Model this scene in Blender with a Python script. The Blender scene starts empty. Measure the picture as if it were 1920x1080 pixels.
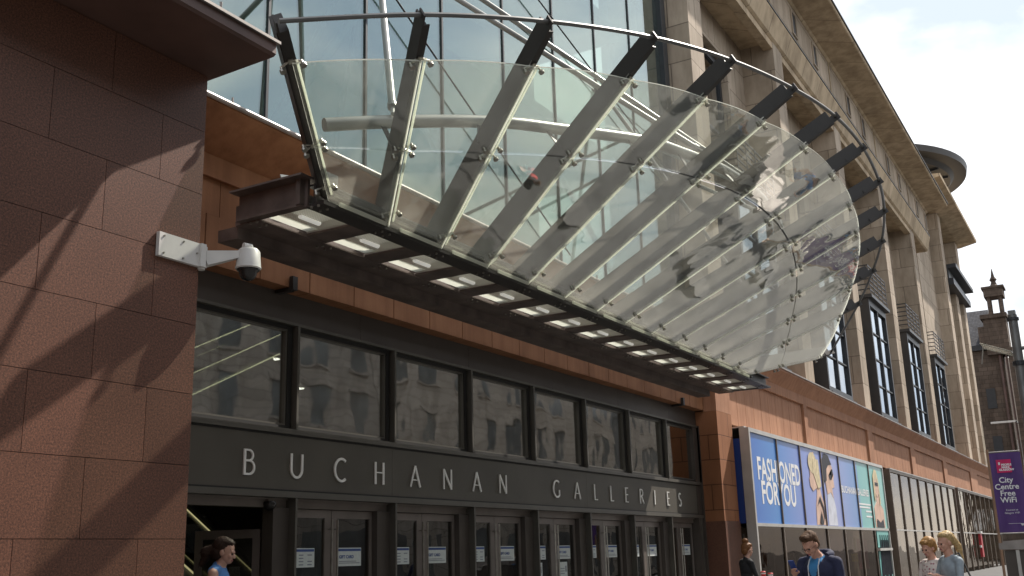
import bpy, bmesh, math, random
import numpy as np
from mathutils import Vector, Matrix
random.seed(7)
S = bpy.context.scene
# ------------------------------------------------------------------ camera
cam = bpy.data.cameras.new('camera'); co = bpy.data.objects.new('camera', cam); S.collection.objects.link(co)
cam.sensor_width = 36; cam.lens = 36*1955.3/1920; cam.clip_end = 3000; cam.clip_start = .05
Rm = Matrix(((0.50439573,-0.20261684,-0.83936367),(-0.86298973,-0.15079701,-0.48219185),(-0.02887334,0.96757774,-0.25091762)))
co.matrix_world = Matrix.Translation((0,0,1.6)) @ Rm.to_4x4()
S.camera = co
# ------------------------------------------------------------------ light
SUN = Vector((.62,-.205,.76)).normalized()      # direction towards the sun
elev = math.asin(SUN.z)
w = bpy.data.worlds.new('World'); S.world = w; w.use_nodes = True
nt = w.node_tree; nt.nodes.clear()
def N(t, ty, **kw):
    n = t.nodes.new(ty)
    for k, v in kw.items():
        if k in ('inp',):
            for a, b in v.items(): n.inputs[a].default_value = b
        else: setattr(n, k, v)
    return n
sky = N(nt,'ShaderNodeTexSky', sky_type='NISHITA', sun_disc=False, sun_elevation=elev, sun_rotation=math.atan2(SUN.x, SUN.y))
tc = N(nt,'ShaderNodeTexCoord'); mp = N(nt,'ShaderNodeMapping'); mp.inputs['Scale'].default_value = (1,1,2.2)
nz = N(nt,'ShaderNodeTexNoise'); nz.inputs['Scale'].default_value=2.4; nz.inputs['Detail'].default_value=9; nz.inputs['Roughness'].default_value=.55
cr = N(nt,'ShaderNodeValToRGB'); cr.color_ramp.elements[0].position=.36; cr.color_ramp.elements[1].position=.56
nz2 = N(nt,'ShaderNodeTexNoise'); nz2.inputs['Scale'].default_value=4.2; nz2.inputs['Detail'].default_value=8
cr2 = N(nt,'ShaderNodeValToRGB'); cr2.color_ramp.elements[0].position=.40; cr2.color_ramp.elements[1].position=.60
cr2.color_ramp.elements[0].color=(4.7,5.3,6.2,1); cr2.color_ramp.elements[1].color=(9.2,8.9,8.5,1)
mx = N(nt,'ShaderNodeMixRGB'); bg = N(nt,'ShaderNodeBackground'); ow = N(nt,'ShaderNodeOutputWorld')
bg.inputs['Strength'].default_value=.1
L=nt.links.new
L(tc.outputs['Generated'],mp.inputs[0]); L(mp.outputs[0],nz.inputs[0]); L(mp.outputs[0],nz2.inputs[0])
L(nz.outputs[0],cr.inputs[0]); L(nz2.outputs[0],cr2.inputs[0])
hz = N(nt,'ShaderNodeMath', operation='MAXIMUM'); L(cr.outputs[0],hz.inputs[0]); hz.inputs[1].default_value=.72
L(hz.outputs[0],mx.inputs[0]); L(sky.outputs[0],mx.inputs[1]); L(cr2.outputs[0],mx.inputs[2])
L(mx.outputs[0],bg.inputs[0]); L(bg.outputs[0],ow.inputs[0])
sl = bpy.data.lights.new('sun','SUN'); sl.energy=4.9; sl.angle=math.radians(.5); sl.color=(1,.93,.84)
so = bpy.data.objects.new('sun', sl); S.collection.objects.link(so)
so.rotation_euler = SUN.to_track_quat('Z','Y').to_euler(); so.location=(30,-30,40)
S.view_settings.view_transform='Standard'; S.view_settings.look='None'; S.view_settings.gamma=1; S.view_settings.exposure=.82
S.cycles.transparent_max_bounces=40; S.cycles.max_bounces=8
try: S.cycles.sample_clamp_indirect=6
except Exception: pass

# ------------------------------------------------------------------ materials
M={}
def mat(name, col, rough=.6, metal=0, var=.15, scale=3, bump=0, bscale=40, spec=.5, coat=0, col2=None, detail=6, emit=0):
    m=bpy.data.materials.new(name); m.use_nodes=True; t=m.node_tree; b=t.nodes['Principled BSDF']
    b.inputs['Roughness'].default_value=rough; b.inputs['Metallic'].default_value=metal; b.inputs['Specular IOR Level'].default_value=spec
    c=N(t,'ShaderNodeTexCoord'); n=N(t,'ShaderNodeTexNoise'); n.inputs['Scale'].default_value=scale; n.inputs['Detail'].default_value=detail
    r=N(t,'ShaderNodeValToRGB'); r.color_ramp.elements[0].position=.3; r.color_ramp.elements[1].position=.7
    c2 = col2 or tuple(min(1,x*(1+var)) for x in col)
    c1 = col if col2 else tuple(x*(1-var) for x in col)
    r.color_ramp.elements[0].color=(*c1,1); r.color_ramp.elements[1].color=(*c2,1)
    t.links.new(c.outputs['Object'],n.inputs[0]); t.links.new(n.outputs[0],r.inputs[0]); t.links.new(r.outputs[0],b.inputs['Base Color'])
    if bump:
        n2=N(t,'ShaderNodeTexNoise'); n2.inputs['Scale'].default_value=bscale; n2.inputs['Detail'].default_value=4
        bp=N(t,'ShaderNodeBump'); bp.inputs['Strength'].default_value=bump; bp.inputs['Distance'].default_value=.02
        t.links.new(c.outputs['Object'],n2.inputs[0]); t.links.new(n2.outputs[0],bp.inputs['Height']); t.links.new(bp.outputs[0],b.inputs['Normal'])
    if emit:
        t.links.new(r.outputs[0],b.inputs['Emission Color']); b.inputs['Emission Strength'].default_value=emit
    M[name]=m; return m
def granite():
    m=bpy.data.materials.new('red_granite'); m.use_nodes=True; t=m.node_tree; b=t.nodes['Principled BSDF']
    c=N(t,'ShaderNodeTexCoord'); v=N(t,'ShaderNodeTexNoise'); v.inputs['Scale'].default_value=62; v.inputs['Detail'].default_value=8; v.inputs['Roughness'].default_value=.85
    r=N(t,'ShaderNodeValToRGB'); e=r.color_ramp.elements; e[0].position=.36; e[0].color=(.018,.012,.011,1); e[1].position=.66; e[1].color=(.33,.16,.105,1)
    q=e.new(.45); q.color=(.10,.048,.034,1); q=e.new(.54); q.color=(.185,.082,.052,1)
    n=N(t,'ShaderNodeTexNoise'); n.inputs['Scale'].default_value=1.3; n.inputs['Detail'].default_value=5
    mm=N(t,'ShaderNodeMixRGB',blend_type='MULTIPLY'); mm.inputs[0].default_value=.55
    rr=N(t,'ShaderNodeValToRGB'); rr.color_ramp.elements[0].position=.3; rr.color_ramp.elements[0].color=(.66,.64,.64,1); rr.color_ramp.elements[1].position=.7
    at=N(t,'ShaderNodeAttribute'); at.attribute_name='tone'
    m2=N(t,'ShaderNodeMixRGB',blend_type='MULTIPLY'); m2.inputs[0].default_value=1
    k=t.links.new
    k(c.outputs['Object'],v.inputs[0]); k(v.outputs[0],r.inputs[0]); k(c.outputs['Object'],n.inputs[0]); k(n.outputs[0],rr.inputs[0])
    k(r.outputs[0],mm.inputs[1]); k(rr.outputs[0],mm.inputs[2]); k(mm.outputs[0],m2.inputs[1]); k(at.outputs['Color'],m2.inputs[2]); k(m2.outputs[0],b.inputs['Base Color'])
    b.inputs['Roughness'].default_value=.42; b.inputs['Specular IOR Level'].default_value=.35
    M['granite']=m
granite()
def blockstone(name, c1, c2, mortar, bw, bh, rough=.85, ms=.018, streak=.25):
    m=bpy.data.materials.new(name); m.use_nodes=True; t=m.node_tree; b=t.nodes['Principled BSDF']; k=t.links.new
    c=N(t,'ShaderNodeTexCoord'); s=N(t,'ShaderNodeSeparateXYZ'); k(c.outputs['Object'],s.inputs[0])
    a=N(t,'ShaderNodeMath',operation='ADD'); k(s.outputs[0],a.inputs[0]); k(s.outputs[1],a.inputs[1])
    cb=N(t,'ShaderNodeCombineXYZ'); k(a.outputs[0],cb.inputs[0]); k(s.outputs[2],cb.inputs[1])
    br=N(t,'ShaderNodeTexBrick'); br.inputs['Scale'].default_value=1; br.inputs['Brick Width'].default_value=bw; br.inputs['Row Height'].default_value=bh
    br.inputs['Mortar Size'].default_value=ms; br.inputs['Mortar Smooth'].default_value=.3; br.inputs['Bias'].default_value=0
    br.inputs['Color1'].default_value=(*c1,1); br.inputs['Color2'].default_value=(*c2,1); br.inputs['Mortar'].default_value=(*mortar,1); k(cb.outputs[0],br.inputs[0])
    n=N(t,'ShaderNodeTexNoise'); n.inputs['Scale'].default_value=.9; n.inputs['Detail'].default_value=10; n.inputs['Roughness'].default_value=.65
    mp=N(t,'ShaderNodeMapping'); mp.inputs['Scale'].default_value=(1.6,1.6,.5); k(c.outputs['Object'],mp.inputs[0]); k(mp.outputs[0],n.inputs[0])
    rr=N(t,'ShaderNodeValToRGB'); rr.color_ramp.elements[0].position=.32; rr.color_ramp.elements[0].color=(.36,.33,.30,1); rr.color_ramp.elements[1].position=.60
    k(n.outputs[0],rr.inputs[0]); mm=N(t,'ShaderNodeMixRGB',blend_type='MULTIPLY'); mm.inputs[0].default_value=streak*2
    k(br.outputs[0],mm.inputs[1]); k(rr.outputs[0],mm.inputs[2]); k(mm.outputs[0],b.inputs['Base Color'])
    bp=N(t,'ShaderNodeBump'); bp.inputs['Strength'].default_value=.6; bp.inputs['Distance'].default_value=.02; bp.invert=True
    k(br.outputs['Fac'],bp.inputs['Height']); k(bp.outputs[0],b.inputs['Normal'])
    b.inputs['Roughness'].default_value=rough; b.inputs['Specular IOR Level'].default_value=.2
    M[name]=m
blockstone('sandstone',(.52,.43,.335),(.39,.32,.245),(.21,.17,.13),1.45,1.25,streak=.27)
blockstone('soffit_stone',(.54,.425,.29),(.48,.375,.25),(.17,.13,.09),2.4,50,streak=.33)
blockstone('old_stone',(.135,.10,.078),(.095,.072,.057),(.06,.045,.035),.8,.4,streak=.35)
blockstone('far_stone',(.42,.39,.35),(.34,.32,.29),(.15,.13,.11),1.0,.5,streak=.3)
blockstone('far_stone2',(.50,.47,.42),(.42,.39,.35),(.2,.17,.14),1.0,.5,streak=.3)
blockstone('terracotta',(.34,.15,.075),(.30,.13,.065),(.12,.05,.03),1.2,.68,streak=.2,ms=.012)
blockstone('slate',(.10,.10,.11),(.07,.07,.08),(.03,.03,.035),.3,.18,streak=.3)
def terr(name,c1,c2):
    # pressed terracotta sheet with vertical ribs
    m=mat(name,c1,.75,0,.1,1.2,col2=c2,spec=.25,bump=.15,bscale=25)
    # dark rain streaks running down the cladding
    t=m.node_tree; b=t.nodes['Principled BSDF']; src=b.inputs['Base Color'].links[0].from_socket
    c=N(t,'ShaderNodeTexCoord'); mp=N(t,'ShaderNodeMapping'); mp.inputs['Scale'].default_value=(7,7,.45); n=N(t,'ShaderNodeTexNoise'); n.inputs['Scale'].default_value=1; n.inputs['Detail'].default_value=8
    r=N(t,'ShaderNodeValToRGB'); r.color_ramp.elements[0].position=.3; r.color_ramp.elements[0].color=(.6,.56,.52,1); r.color_ramp.elements[1].position=.6; q=N(t,'ShaderNodeMixRGB',blend_type='MULTIPLY'); q.inputs[0].default_value=.5
    t.links.new(c.outputs['Object'],mp.inputs[0]); t.links.new(mp.outputs[0],n.inputs[0]); t.links.new(n.outputs[0],r.inputs[0]); t.links.new(src,q.inputs[1]); t.links.new(r.outputs[0],q.inputs[2]); t.links.new(q.outputs[0],b.inputs['Base Color'])
    return m
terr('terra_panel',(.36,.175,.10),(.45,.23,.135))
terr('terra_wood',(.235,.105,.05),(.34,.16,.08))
mat('dark_frame',(.085,.071,.061),.5,.3,.12,2)
mat('sign_grey',(.10,.09,.073),.55,.2,.1,1.2)
mat('frame_light',(.125,.117,.10),.45,.4,.1,2)
mat('door_metal',(.20,.17,.15),.42,.3,.12,2.5)
mat('black_trim',(.014,.013,.012),.6)
mat('letter',(.95,.94,.90),.3,0,.02,2,spec=.8) if True else mat('letter_old',(.92,.90,.86),.45,0,.05)
mat('steel_dark',(.029,.025,.022),.5,.2,.15,1.2)
mat('steel_brown',(.125,.095,.082),.6,.15,.35,3,bump=.2,bscale=20)
mat('steel_grey',(.16,.16,.155),.42,.4,.2,2)
mat('tube_silver',(.27,.27,.255),.35,.5,.15,1.5)
mat('bolt',(.34,.32,.28),.3,.8,.2,10)
mat('white_paint',(.62,.60,.57),.4,0,.06,6)
mat('dark_dome',(.02,.018,.017),.1,0,.1,4)
mat('lead',(.30,.27,.25),.5,.3,.25,2.5)
mat('cornice_brown',(.09,.047,.036),.5,0,.25,2)
mat('asphalt',(.05,.05,.05),.9,0,.2,8,bump=.5,bscale=60)
blockstone('paving',(.46,.42,.37),(.40,.36,.32),(.1,.1,.1),.9,.6)
mat('interior_wall',(.15,.125,.10),.8)
mat('interior_floor',(.14,.12,.1),.3)
mat('interior_pale',(.33,.38,.36),.8,0,.1,.5)
mat('brace_green',(.075,.095,.085),.5,.3)
mat('lamp_white',(1,.93,.78),.5,emit=5)
mat('tube_lamp',(.9,.87,.8),.5,emit=.18)
mat('strip_yellow',(.55,.50,.25),.5,emit=.35)
mat('strip_bright',(.75,.74,.45),.5,emit=1.3)
mat('paper',(.62,.66,.64),.7,0,.05,20)
mat('paper_blue',(.05,.09,.26),.7)
mat('paper_ink',(.22,.24,.28),.7)
mat('yellow',(.75,.50,.03),.7)
mat('lime',(.42,.45,.02),.7)
mat('magenta',(.35,.01,.10),.6)
mat('red',(.42,.02,.03),.5)
mat('skin',(.46,.27,.20),.55,0,.06,14)
mat('skin2',(.50,.27,.19),.55,0,.06,14)
mat('hair_brown',(.085,.048,.028),.75,0,.4,60,spec=.15)
mat('hair_dark',(.03,.018,.013),.6,0,.4,60,spec=.15)
mat('hair_ginger',(.30,.16,.055),.55,0,.35,60,spec=.15)
mat('hair_blonde',(.40,.28,.13),.5,0,.3,60,spec=.15)
mat('hair_auburn',(.17,.075,.03),.55,0,.35,60,spec=.15)
mat('navy',(.012,.015,.045),.85,0,.2,12,bump=.4,bscale=14)
mat('blue_shirt',(.03,.16,.34),.8,0,.1,10)
mat('blue_top',(.07,.20,.45),.8,0,.12,10)
mat('black_cloth',(.012,.011,.013),.85,0,.2,12,bump=.3,bscale=14)
mat('grey_cloth',(.24,.28,.31),.85,0,.15,12,bump=.3,bscale=14)
mat('denim',(.04,.06,.11),.9,0,.2,16)
mat('shoe',(.02,.02,.02),.6)
mat('lip',(.30,.10,.09),.5)
mat('eye_dark',(.02,.015,.012),.2)
mat('white_cloth',(.62,.62,.62),.8)
mat('bag_blue',(.42,.52,.60),.7,0,.2,8)
mat('bag_stripe',(.55,.55,.58),.7)
mat('cup_white',(.75,.73,.70),.5,0,.04)
mat('cup_red',(.50,.02,.02),.5)
mat('purple',(.085,.035,.17),.6,0,.1,1.5)
mat('pink',(.55,.012,.11),.6)
mat('white_print',(.80,.80,.80),.6,0,.03)
mat('pole_steel',(.30,.28,.26),.4,.6)
mat('wall_tan',(.30,.18,.11),.6,.1)
mat('frame_bronze',(.16,.12,.09),.45,.4,.12,2)
mat('alum',(.50,.48,.45),.4,.4,.08,2)
mat('window_dark',(.03,.032,.036),.45,.3)
mat('far_pane',(.13,.145,.15),.15,0,.5,.6,spec=.8)
mat('drum_dark',(.055,.052,.05),.5,.2,.15,.6)
mat('aqua',(.17,.45,.42),.5,0,.05,.5)
mat('print_mid',(.13,.24,.52),.5,0,.05,.5)
mat('print_navy',(.012,.04,.20),.5,0,.05,.5)
mat('print_skin',(.66,.45,.35),.6)
mat('print_blond',(.62,.52,.33),.6,0,.25,5)
mat('print_pale',(.60,.62,.70),.6)
mat('print_black',(.02,.02,.03),.6)
def grad(name, stops, x0, x1):
    m=bpy.data.materials.new(name); m.use_nodes=True; t=m.node_tree; b=t.nodes['Principled BSDF']; k=t.links.new
    c=N(t,'ShaderNodeTexCoord'); s=N(t,'ShaderNodeSeparateXYZ'); k(c.outputs['Object'],s.inputs[0])
    r=N(t,'ShaderNodeMapRange'); r.inputs['From Min'].default_value=x0; r.inputs['From Max'].default_value=x1; k(s.outputs[0],r.inputs[0])
    cr=N(t,'ShaderNodeValToRGB'); e=cr.color_ramp.elements
    e[0].position=stops[0][0]; e[0].color=(*stops[0][1],1); e[1].position=stops[-1][0]; e[1].color=(*stops[-1][1],1)
    for p,cc in stops[1:-1]: q=e.new(p); q.color=(*cc,1)
    k(r.outputs[0],cr.inputs[0]); k(cr.outputs[0],b.inputs['Base Color']); b.inputs['Roughness'].default_value=.35
    M[name]=m
grad('advert',[(0,(.025,.13,.48)),(.12,(.035,.20,.55)),(.30,(.17,.24,.58)),(.52,(.26,.30,.60)),(.66,(.13,.25,.55)),(.735,(.10,.24,.5)),(.74,(.13,.42,.42)),(1,(.22,.50,.45))],29.4,47.8)
def floral():
    m=bpy.data.materials.new('floral_cloth'); m.use_nodes=True; t=m.node_tree; b=t.nodes['Principled BSDF']; k=t.links.new
    c=N(t,'ShaderNodeTexCoord'); v=N(t,'ShaderNodeTexVoronoi'); v.inputs['Scale'].default_value=22
    r=N(t,'ShaderNodeValToRGB'); r.color_ramp.interpolation='CONSTANT'; e=r.color_ramp.elements; e[0].color=(.25,.08,.10,1); e[1].position=.32; e[1].color=(.58,.50,.46,1)
    q=e.new(.22); q.color=(.40,.26,.26,1)
    k(c.outputs['Object'],v.inputs[0]); k(v.outputs[0],r.inputs[0]); k(r.outputs[0],b.inputs['Base Color']); b.inputs['Roughness'].default_value=.85
    M['floral']=m
floral()
def glass(name, tint, minr, ior=1.55, dust=0, wav=0, wscale=1.2, rough=.0, dustcol=(.8,.8,.76), rcol=(1,1,1),pwr=3.9):
    m=bpy.data.materials.new(name); m.use_nodes=True; t=m.node_tree; k=t.links.new
    t.nodes.remove(t.nodes['Principled BSDF']); o=t.nodes['Material Output']
    tr=N(t,'ShaderNodeBsdfTransparent'); tr.inputs[0].default_value=(*tint,1)
    gl=N(t,'ShaderNodeBsdfGlossy'); gl.inputs['Roughness'].default_value=rough; gl.inputs[0].default_value=(*rcol,1)
    fr=N(t,'ShaderNodeLayerWeight'); fr.inputs[0].default_value=.5
    pw=N(t,'ShaderNodeMath',operation='POWER'); pw.inputs[1].default_value=pwr; k(fr.outputs['Facing'],pw.inputs[0])
    mr=N(t,'ShaderNodeMapRange'); mr.inputs['To Min'].default_value=minr; mr.inputs['To Max'].default_value=.95; k(pw.outputs[0],mr.inputs[0])
    base=tr
    c=N(t,'ShaderNodeTexCoord')
    if dust:
        n=N(t,'ShaderNodeTexNoise'); n.inputs['Scale'].default_value=1.6; n.inputs['Detail'].default_value=10; n.inputs['Roughness'].default_value=.6
        k(c.outputs['Object'],n.inputs[0])
        n3=N(t,'ShaderNodeTexNoise'); n3.inputs['Scale'].default_value=28; n3.inputs['Detail'].default_value=3; k(c.outputs['Object'],n3.inputs[0])
        r3=N(t,'ShaderNodeMapRange'); r3.inputs['From Min'].default_value=.66; r3.inputs['From Max'].default_value=.76; r3.inputs['To Max'].default_value=.22; k(n3.outputs[0],r3.inputs[0])
        dr=N(t,'ShaderNodeMapRange'); dr.inputs['From Min'].default_value=.35; dr.inputs['From Max'].default_value=.7; dr.inputs['To Min'].default_value=dust*.35; dr.inputs['To Max'].default_value=dust*1.2; k(n.outputs[0],dr.inputs[0])
        # a dust film covers more of the view when seen at a slant
        lw=N(t,'ShaderNodeLayerWeight'); lw.inputs[0].default_value=.5; p2_=N(t,'ShaderNodeMath',operation='POWER'); p2_.inputs[1].default_value=2.4; k(lw.outputs['Facing'],p2_.inputs[0]); ml=N(t,'ShaderNodeMath',operation='MULTIPLY_ADD'); ml.inputs[1].default_value=4; ml.inputs[2].default_value=.55; k(p2_.outputs[0],ml.inputs[0])
        mu=N(t,'ShaderNodeMath',operation='MULTIPLY'); k(dr.outputs[0],mu.inputs[0]); k(ml.outputs[0],mu.inputs[1])
        ad=N(t,'ShaderNodeMath',operation='ADD'); ad.use_clamp=True; k(mu.outputs[0],ad.inputs[0]); k(r3.outputs[0],ad.inputs[1])
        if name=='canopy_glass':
            # pale band along the lower edge, painting in the cornice's reflection
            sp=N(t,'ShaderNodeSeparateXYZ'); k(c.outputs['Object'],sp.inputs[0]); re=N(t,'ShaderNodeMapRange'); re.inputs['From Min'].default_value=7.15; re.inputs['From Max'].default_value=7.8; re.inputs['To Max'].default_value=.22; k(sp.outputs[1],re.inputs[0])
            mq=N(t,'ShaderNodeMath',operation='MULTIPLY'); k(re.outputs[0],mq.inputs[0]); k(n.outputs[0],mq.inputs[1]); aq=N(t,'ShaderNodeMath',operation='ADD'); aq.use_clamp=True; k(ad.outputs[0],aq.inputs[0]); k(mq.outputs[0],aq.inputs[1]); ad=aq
        df=N(t,'ShaderNodeBsdfDiffuse'); df.inputs[0].default_value=(*dustcol,1); tl=N(t,'ShaderNodeBsdfTranslucent'); tl.inputs[0].default_value=(*dustcol,1)
        dm=N(t,'ShaderNodeMixShader'); dm.inputs[0].default_value=.5; k(df.outputs[0],dm.inputs[1]); k(tl.outputs[0],dm.inputs[2])
        m1=N(t,'ShaderNodeMixShader'); k(ad.outputs[0],m1.inputs[0]); k(tr.outputs[0],m1.inputs[1]); k(dm.outputs[0],m1.inputs[2]); base=m1
    if wav:
        n2=N(t,'ShaderNodeTexNoise'); n2.inputs['Scale'].default_value=wscale; n2.inputs['Detail'].default_value=1.5; k(c.outputs['Object'],n2.inputs[0])
        bp=N(t,'ShaderNodeBump'); bp.inputs['Strength'].default_value=wav; bp.inputs['Distance'].default_value=.05; k(n2.outputs[0],bp.inputs['Height']); k(bp.outputs[0],gl.inputs['Normal'])
    mm=N(t,'ShaderNodeMixShader'); k(mr.outputs[0],mm.inputs[0]); k(base.outputs[0],mm.inputs[1]); k(gl.outputs[0],mm.inputs[2]); k(mm.outputs[0],o.inputs[0])
    M[name]=m
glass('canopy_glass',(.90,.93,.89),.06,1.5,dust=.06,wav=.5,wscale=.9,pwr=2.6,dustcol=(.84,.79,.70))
glass('curtain_glass',(.62,.72,.68),.30,1.6,wav=.06,wscale=.35,dust=.05,rcol=(.70,.79,.77))
glass('window_glass',(.55,.57,.55),.40,1.55,wav=.16,wscale=1.0,rough=.03,rcol=(1,.98,.94))
glass('door_glass',(.55,.55,.52),.13,1.5,wav=.15,wscale=1)
glass('oriel_glass',(.25,.28,.32),.45,1.6,wav=.25,wscale=.6,rcol=(.95,.98,1))
glass('shop_glass',(.55,.50,.45),.07,1.55,wav=.25,wscale=.7,rcol=(.5,.45,.42),pwr=9)
glass('smoke_glass',(.55,.50,.44),.10,1.6,wav=.3,wscale=.9,rcol=(.72,.67,.62),pwr=5,dust=.08,dustcol=(.35,.29,.23))
def frosted():
    m=bpy.data.materials.new('frosted_panel'); m.use_nodes=True; t=m.node_tree; k=t.links.new
    t.nodes.remove(t.nodes['Principled BSDF']); o=t.nodes['Material Output']
    a=N(t,'ShaderNodeBsdfTranslucent'); a.inputs[0].default_value=(.93,.94,.88,1); b=N(t,'ShaderNodeBsdfDiffuse'); b.inputs[0].default_value=(.6,.6,.56,1)
    c=N(t,'ShaderNodeMixShader'); c.inputs[0].default_value=.45; k(a.outputs[0],c.inputs[1]); k(b.outputs[0],c.inputs[2]); k(c.outputs[0],o.inputs[0]); M['frosted']=m
frosted()
def edge():
    m=bpy.data.materials.new('glass_edge'); m.use_nodes=True; t=m.node_tree; k=t.links.new
    t.nodes.remove(t.nodes['Principled BSDF']); o=t.nodes['Material Output']
    a=N(t,'ShaderNodeBsdfTranslucent'); a.inputs[0].default_value=(.95,.96,.88,1); b=N(t,'ShaderNodeBsdfDiffuse'); b.inputs[0].default_value=(.8,.8,.72,1)
    c=N(t,'ShaderNodeMixShader'); c.inputs[0].default_value=.35; k(a.outputs[0],c.inputs[1]); k(b.outputs[0],c.inputs[2]); k(c.outputs[0],o.inputs[0]); M['glass_edge']=m
edge()

# ------------------------------------------------------------------ helpers
class MB:
    def __init__(s): s.v=[]; s.f=[]; s.mi=[]; s.tone=[]; s.st=[]; s.sf=[]
    def add(s,vs,fs,mi=0,tone=1):
        o=len(s.v); s.st.append(o); s.sf.append(len(s.f)); s.v+= [tuple(v) for v in vs]; s.f+=[tuple(i+o for i in f) for f in fs]; s.mi+=[mi]*len(fs); s.tone+=[tone]*len(fs); return s
    def each(s,name,mats,parent,per=1,**kw):
        # every piece added becomes a part of its own
        out=[]; st=s.st+[len(s.v)]; sf=s.sf+[len(s.f)]
        for i in range(0,len(s.st),per):
            a=st[i]; b=st[min(i+per,len(s.st))]; q=MB(); q.v=s.v[a:b]
            fa=sf[i]; fb=sf[min(i+per,len(s.st))]; q.f=[tuple(k-a for k in f) for f in s.f[fa:fb]]; q.mi=s.mi[fa:fb]; q.tone=s.tone[fa:fb]
            out.append(q.build(name,mats,parent,**kw))
        return out
    def box(s,x0,x1,y0,y1,z0,z1,mi=0,tone=1):
        if x0>x1:x0,x1=x1,x0
        if y0>y1:y0,y1=y1,y0
        if z0>z1:z0,z1=z1,z0
        vs=[(x0,y0,z0),(x1,y0,z0),(x1,y1,z0),(x0,y1,z0),(x0,y0,z1),(x1,y0,z1),(x1,y1,z1),(x0,y1,z1)]
        return s.add(vs,[(0,3,2,1),(4,5,6,7),(0,1,5,4),(1,2,6,5),(2,3,7,6),(3,0,4,7)],mi,tone)
    def bar(s,p0,p1,w,h,up=(0,0,1),w1=None,h1=None,off=0,mi=0):
        p0=Vector(p0);p1=Vector(p1); d=(p1-p0).normalized(); side=d.cross(Vector(up)).normalized(); u=side.cross(d).normalized()
        w1=w if w1 is None else w1; h1=h if h1 is None else h1; vs=[]
        for p,ww,hh in ((p0,w,h),(p1,w1,h1)):
            for a,b in ((-1,0),(1,0),(1,1),(-1,1)): vs.append(p+side*a*ww/2+u*(off+b*hh))
        return s.add(vs,[(0,1,2,3),(7,6,5,4),(0,4,5,1),(1,5,6,2),(2,6,7,3),(3,7,4,0)],mi)
    def tube(s,pts,r,seg=10,r1=None,mi=0,cap=True):
        pts=[Vector(p) for p in pts]; n=len(pts); vs=[]; fs=[]; up=Vector((0,0,1))
        d0=(pts[1]-pts[0]).normalized()
        if abs(d0.z)>.95: up=Vector((1,0,0))
        for i,p in enumerate(pts):
            d=(pts[min(i+1,n-1)]-pts[max(i-1,0)]).normalized(); a=d.cross(up).normalized(); b=a.cross(d).normalized()
            rr=r if r1 is None else r+(r1-r)*i/(n-1)
            for k in range(seg):
                t=2*math.pi*k/seg; vs.append(p+a*math.cos(t)*rr+b*math.sin(t)*rr)
        for i in range(n-1):
            for k in range(seg):
                q=(k+1)%seg; fs.append((i*seg+k,i*seg+q,(i+1)*seg+q,(i+1)*seg+k))
        if cap: fs.append(tuple(range(seg-1,-1,-1))); fs.append(tuple(range((n-1)*seg,n*seg)))
        return s.add(vs,fs,mi)
    def prism(s,poly,axis,a,b,mi=0):
        # poly: list of 2D in the other two axes; extruded along axis a..b
        def P(p,t):
            return {'X':(t,p[0],p[1]),'Y':(p[0],t,p[1]),'Z':(p[0],p[1],t)}[axis]
        n=len(poly); vs=[P(p,a) for p in poly]+[P(p,b) for p in poly]
        fs=[tuple(range(n)),tuple(range(2*n-1,n-1,-1))]+[(i,i+n,(i+1)%n+n,(i+1)%n) for i in range(n)]
        return s.add(vs,fs,mi)
    def slab(s,poly3,n,th,mi=0,emi=None,plain=()):
        n=Vector(n).normalized()*th; k=len(poly3); vs=[Vector(p) for p in poly3]+[Vector(p)+n for p in poly3]
        s.add(vs,[tuple(range(k)),tuple(range(2*k-1,k-1,-1))],mi)
        o=len(s.v)-2*k
        for i in range(k):
            s.f.append((o+i,o+i+k,o+(i+1)%k+k,o+(i+1)%k)); s.mi.append(mi if emi is None or i in plain else emi); s.tone.append(1)
        return s
    def sphere(s,c,r,seg=10,rings=6,mi=0,zs=1):
        vs=[];fs=[]
        for j in range(rings+1):
            ph=math.pi*j/rings
            for k in range(seg):
                t=2*math.pi*k/seg; vs.append((c[0]+r*math.sin(ph)*math.cos(t),c[1]+r*math.sin(ph)*math.sin(t),c[2]+r*zs*math.cos(ph)))
        for j in range(rings):
            for k in range(seg):
                q=(k+1)%seg; fs.append((j*seg+k,(j+1)*seg+k,(j+1)*seg+q,j*seg+q))
        return s.add(vs,fs,mi)
    def lathe(s,c,prof,seg=24,mi=0,rot=None):
        vs=[];fs=[];n=len(prof)
        for (r,z) in prof:
            for k in range(seg):
                t=2*math.pi*k/seg; v=Vector((r*math.cos(t),r*math.sin(t),z))
                if rot: v=rot@v
                vs.append(v+Vector(c))
        for j in range(n-1):
            for k in range(seg):
                q=(k+1)%seg; fs.append((j*seg+k,j*seg+q,(j+1)*seg+q,(j+1)*seg+k))
        fs.append(tuple(range(seg-1,-1,-1))); fs.append(tuple(range((n-1)*seg,n*seg)))
        return s.add(vs,fs,mi)
    def build(s,name,mats,parent=None,smooth=False,fix=True,tone=False):
        me=bpy.data.meshes.new(name); me.from_pydata(s.v,[],s.f)
        if isinstance(mats,str): mats=[mats]
        for m in mats: me.materials.append(M[m])
        me.polygons.foreach_set('material_index',s.mi)
        if tone:
            at=me.attributes.new('tone','FLOAT_COLOR','CORNER'); arr=[]
            for p,tn in zip(me.polygons,s.tone): arr += [tn,tn,tn,1]*p.loop_total
            at.data.foreach_set('color',arr)
        if fix:
            bm=bmesh.new(); bm.from_mesh(me); bmesh.ops.recalc_face_normals(bm,faces=bm.faces); bm.to_mesh(me); bm.free()
        if smooth:
            for p in me.polygons: p.use_smooth=True
            try: me.set_sharp_from_angle(angle=math.radians(40))
            except Exception: pass
        o=bpy.data.objects.new(name,me); S.collection.objects.link(o)
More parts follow.
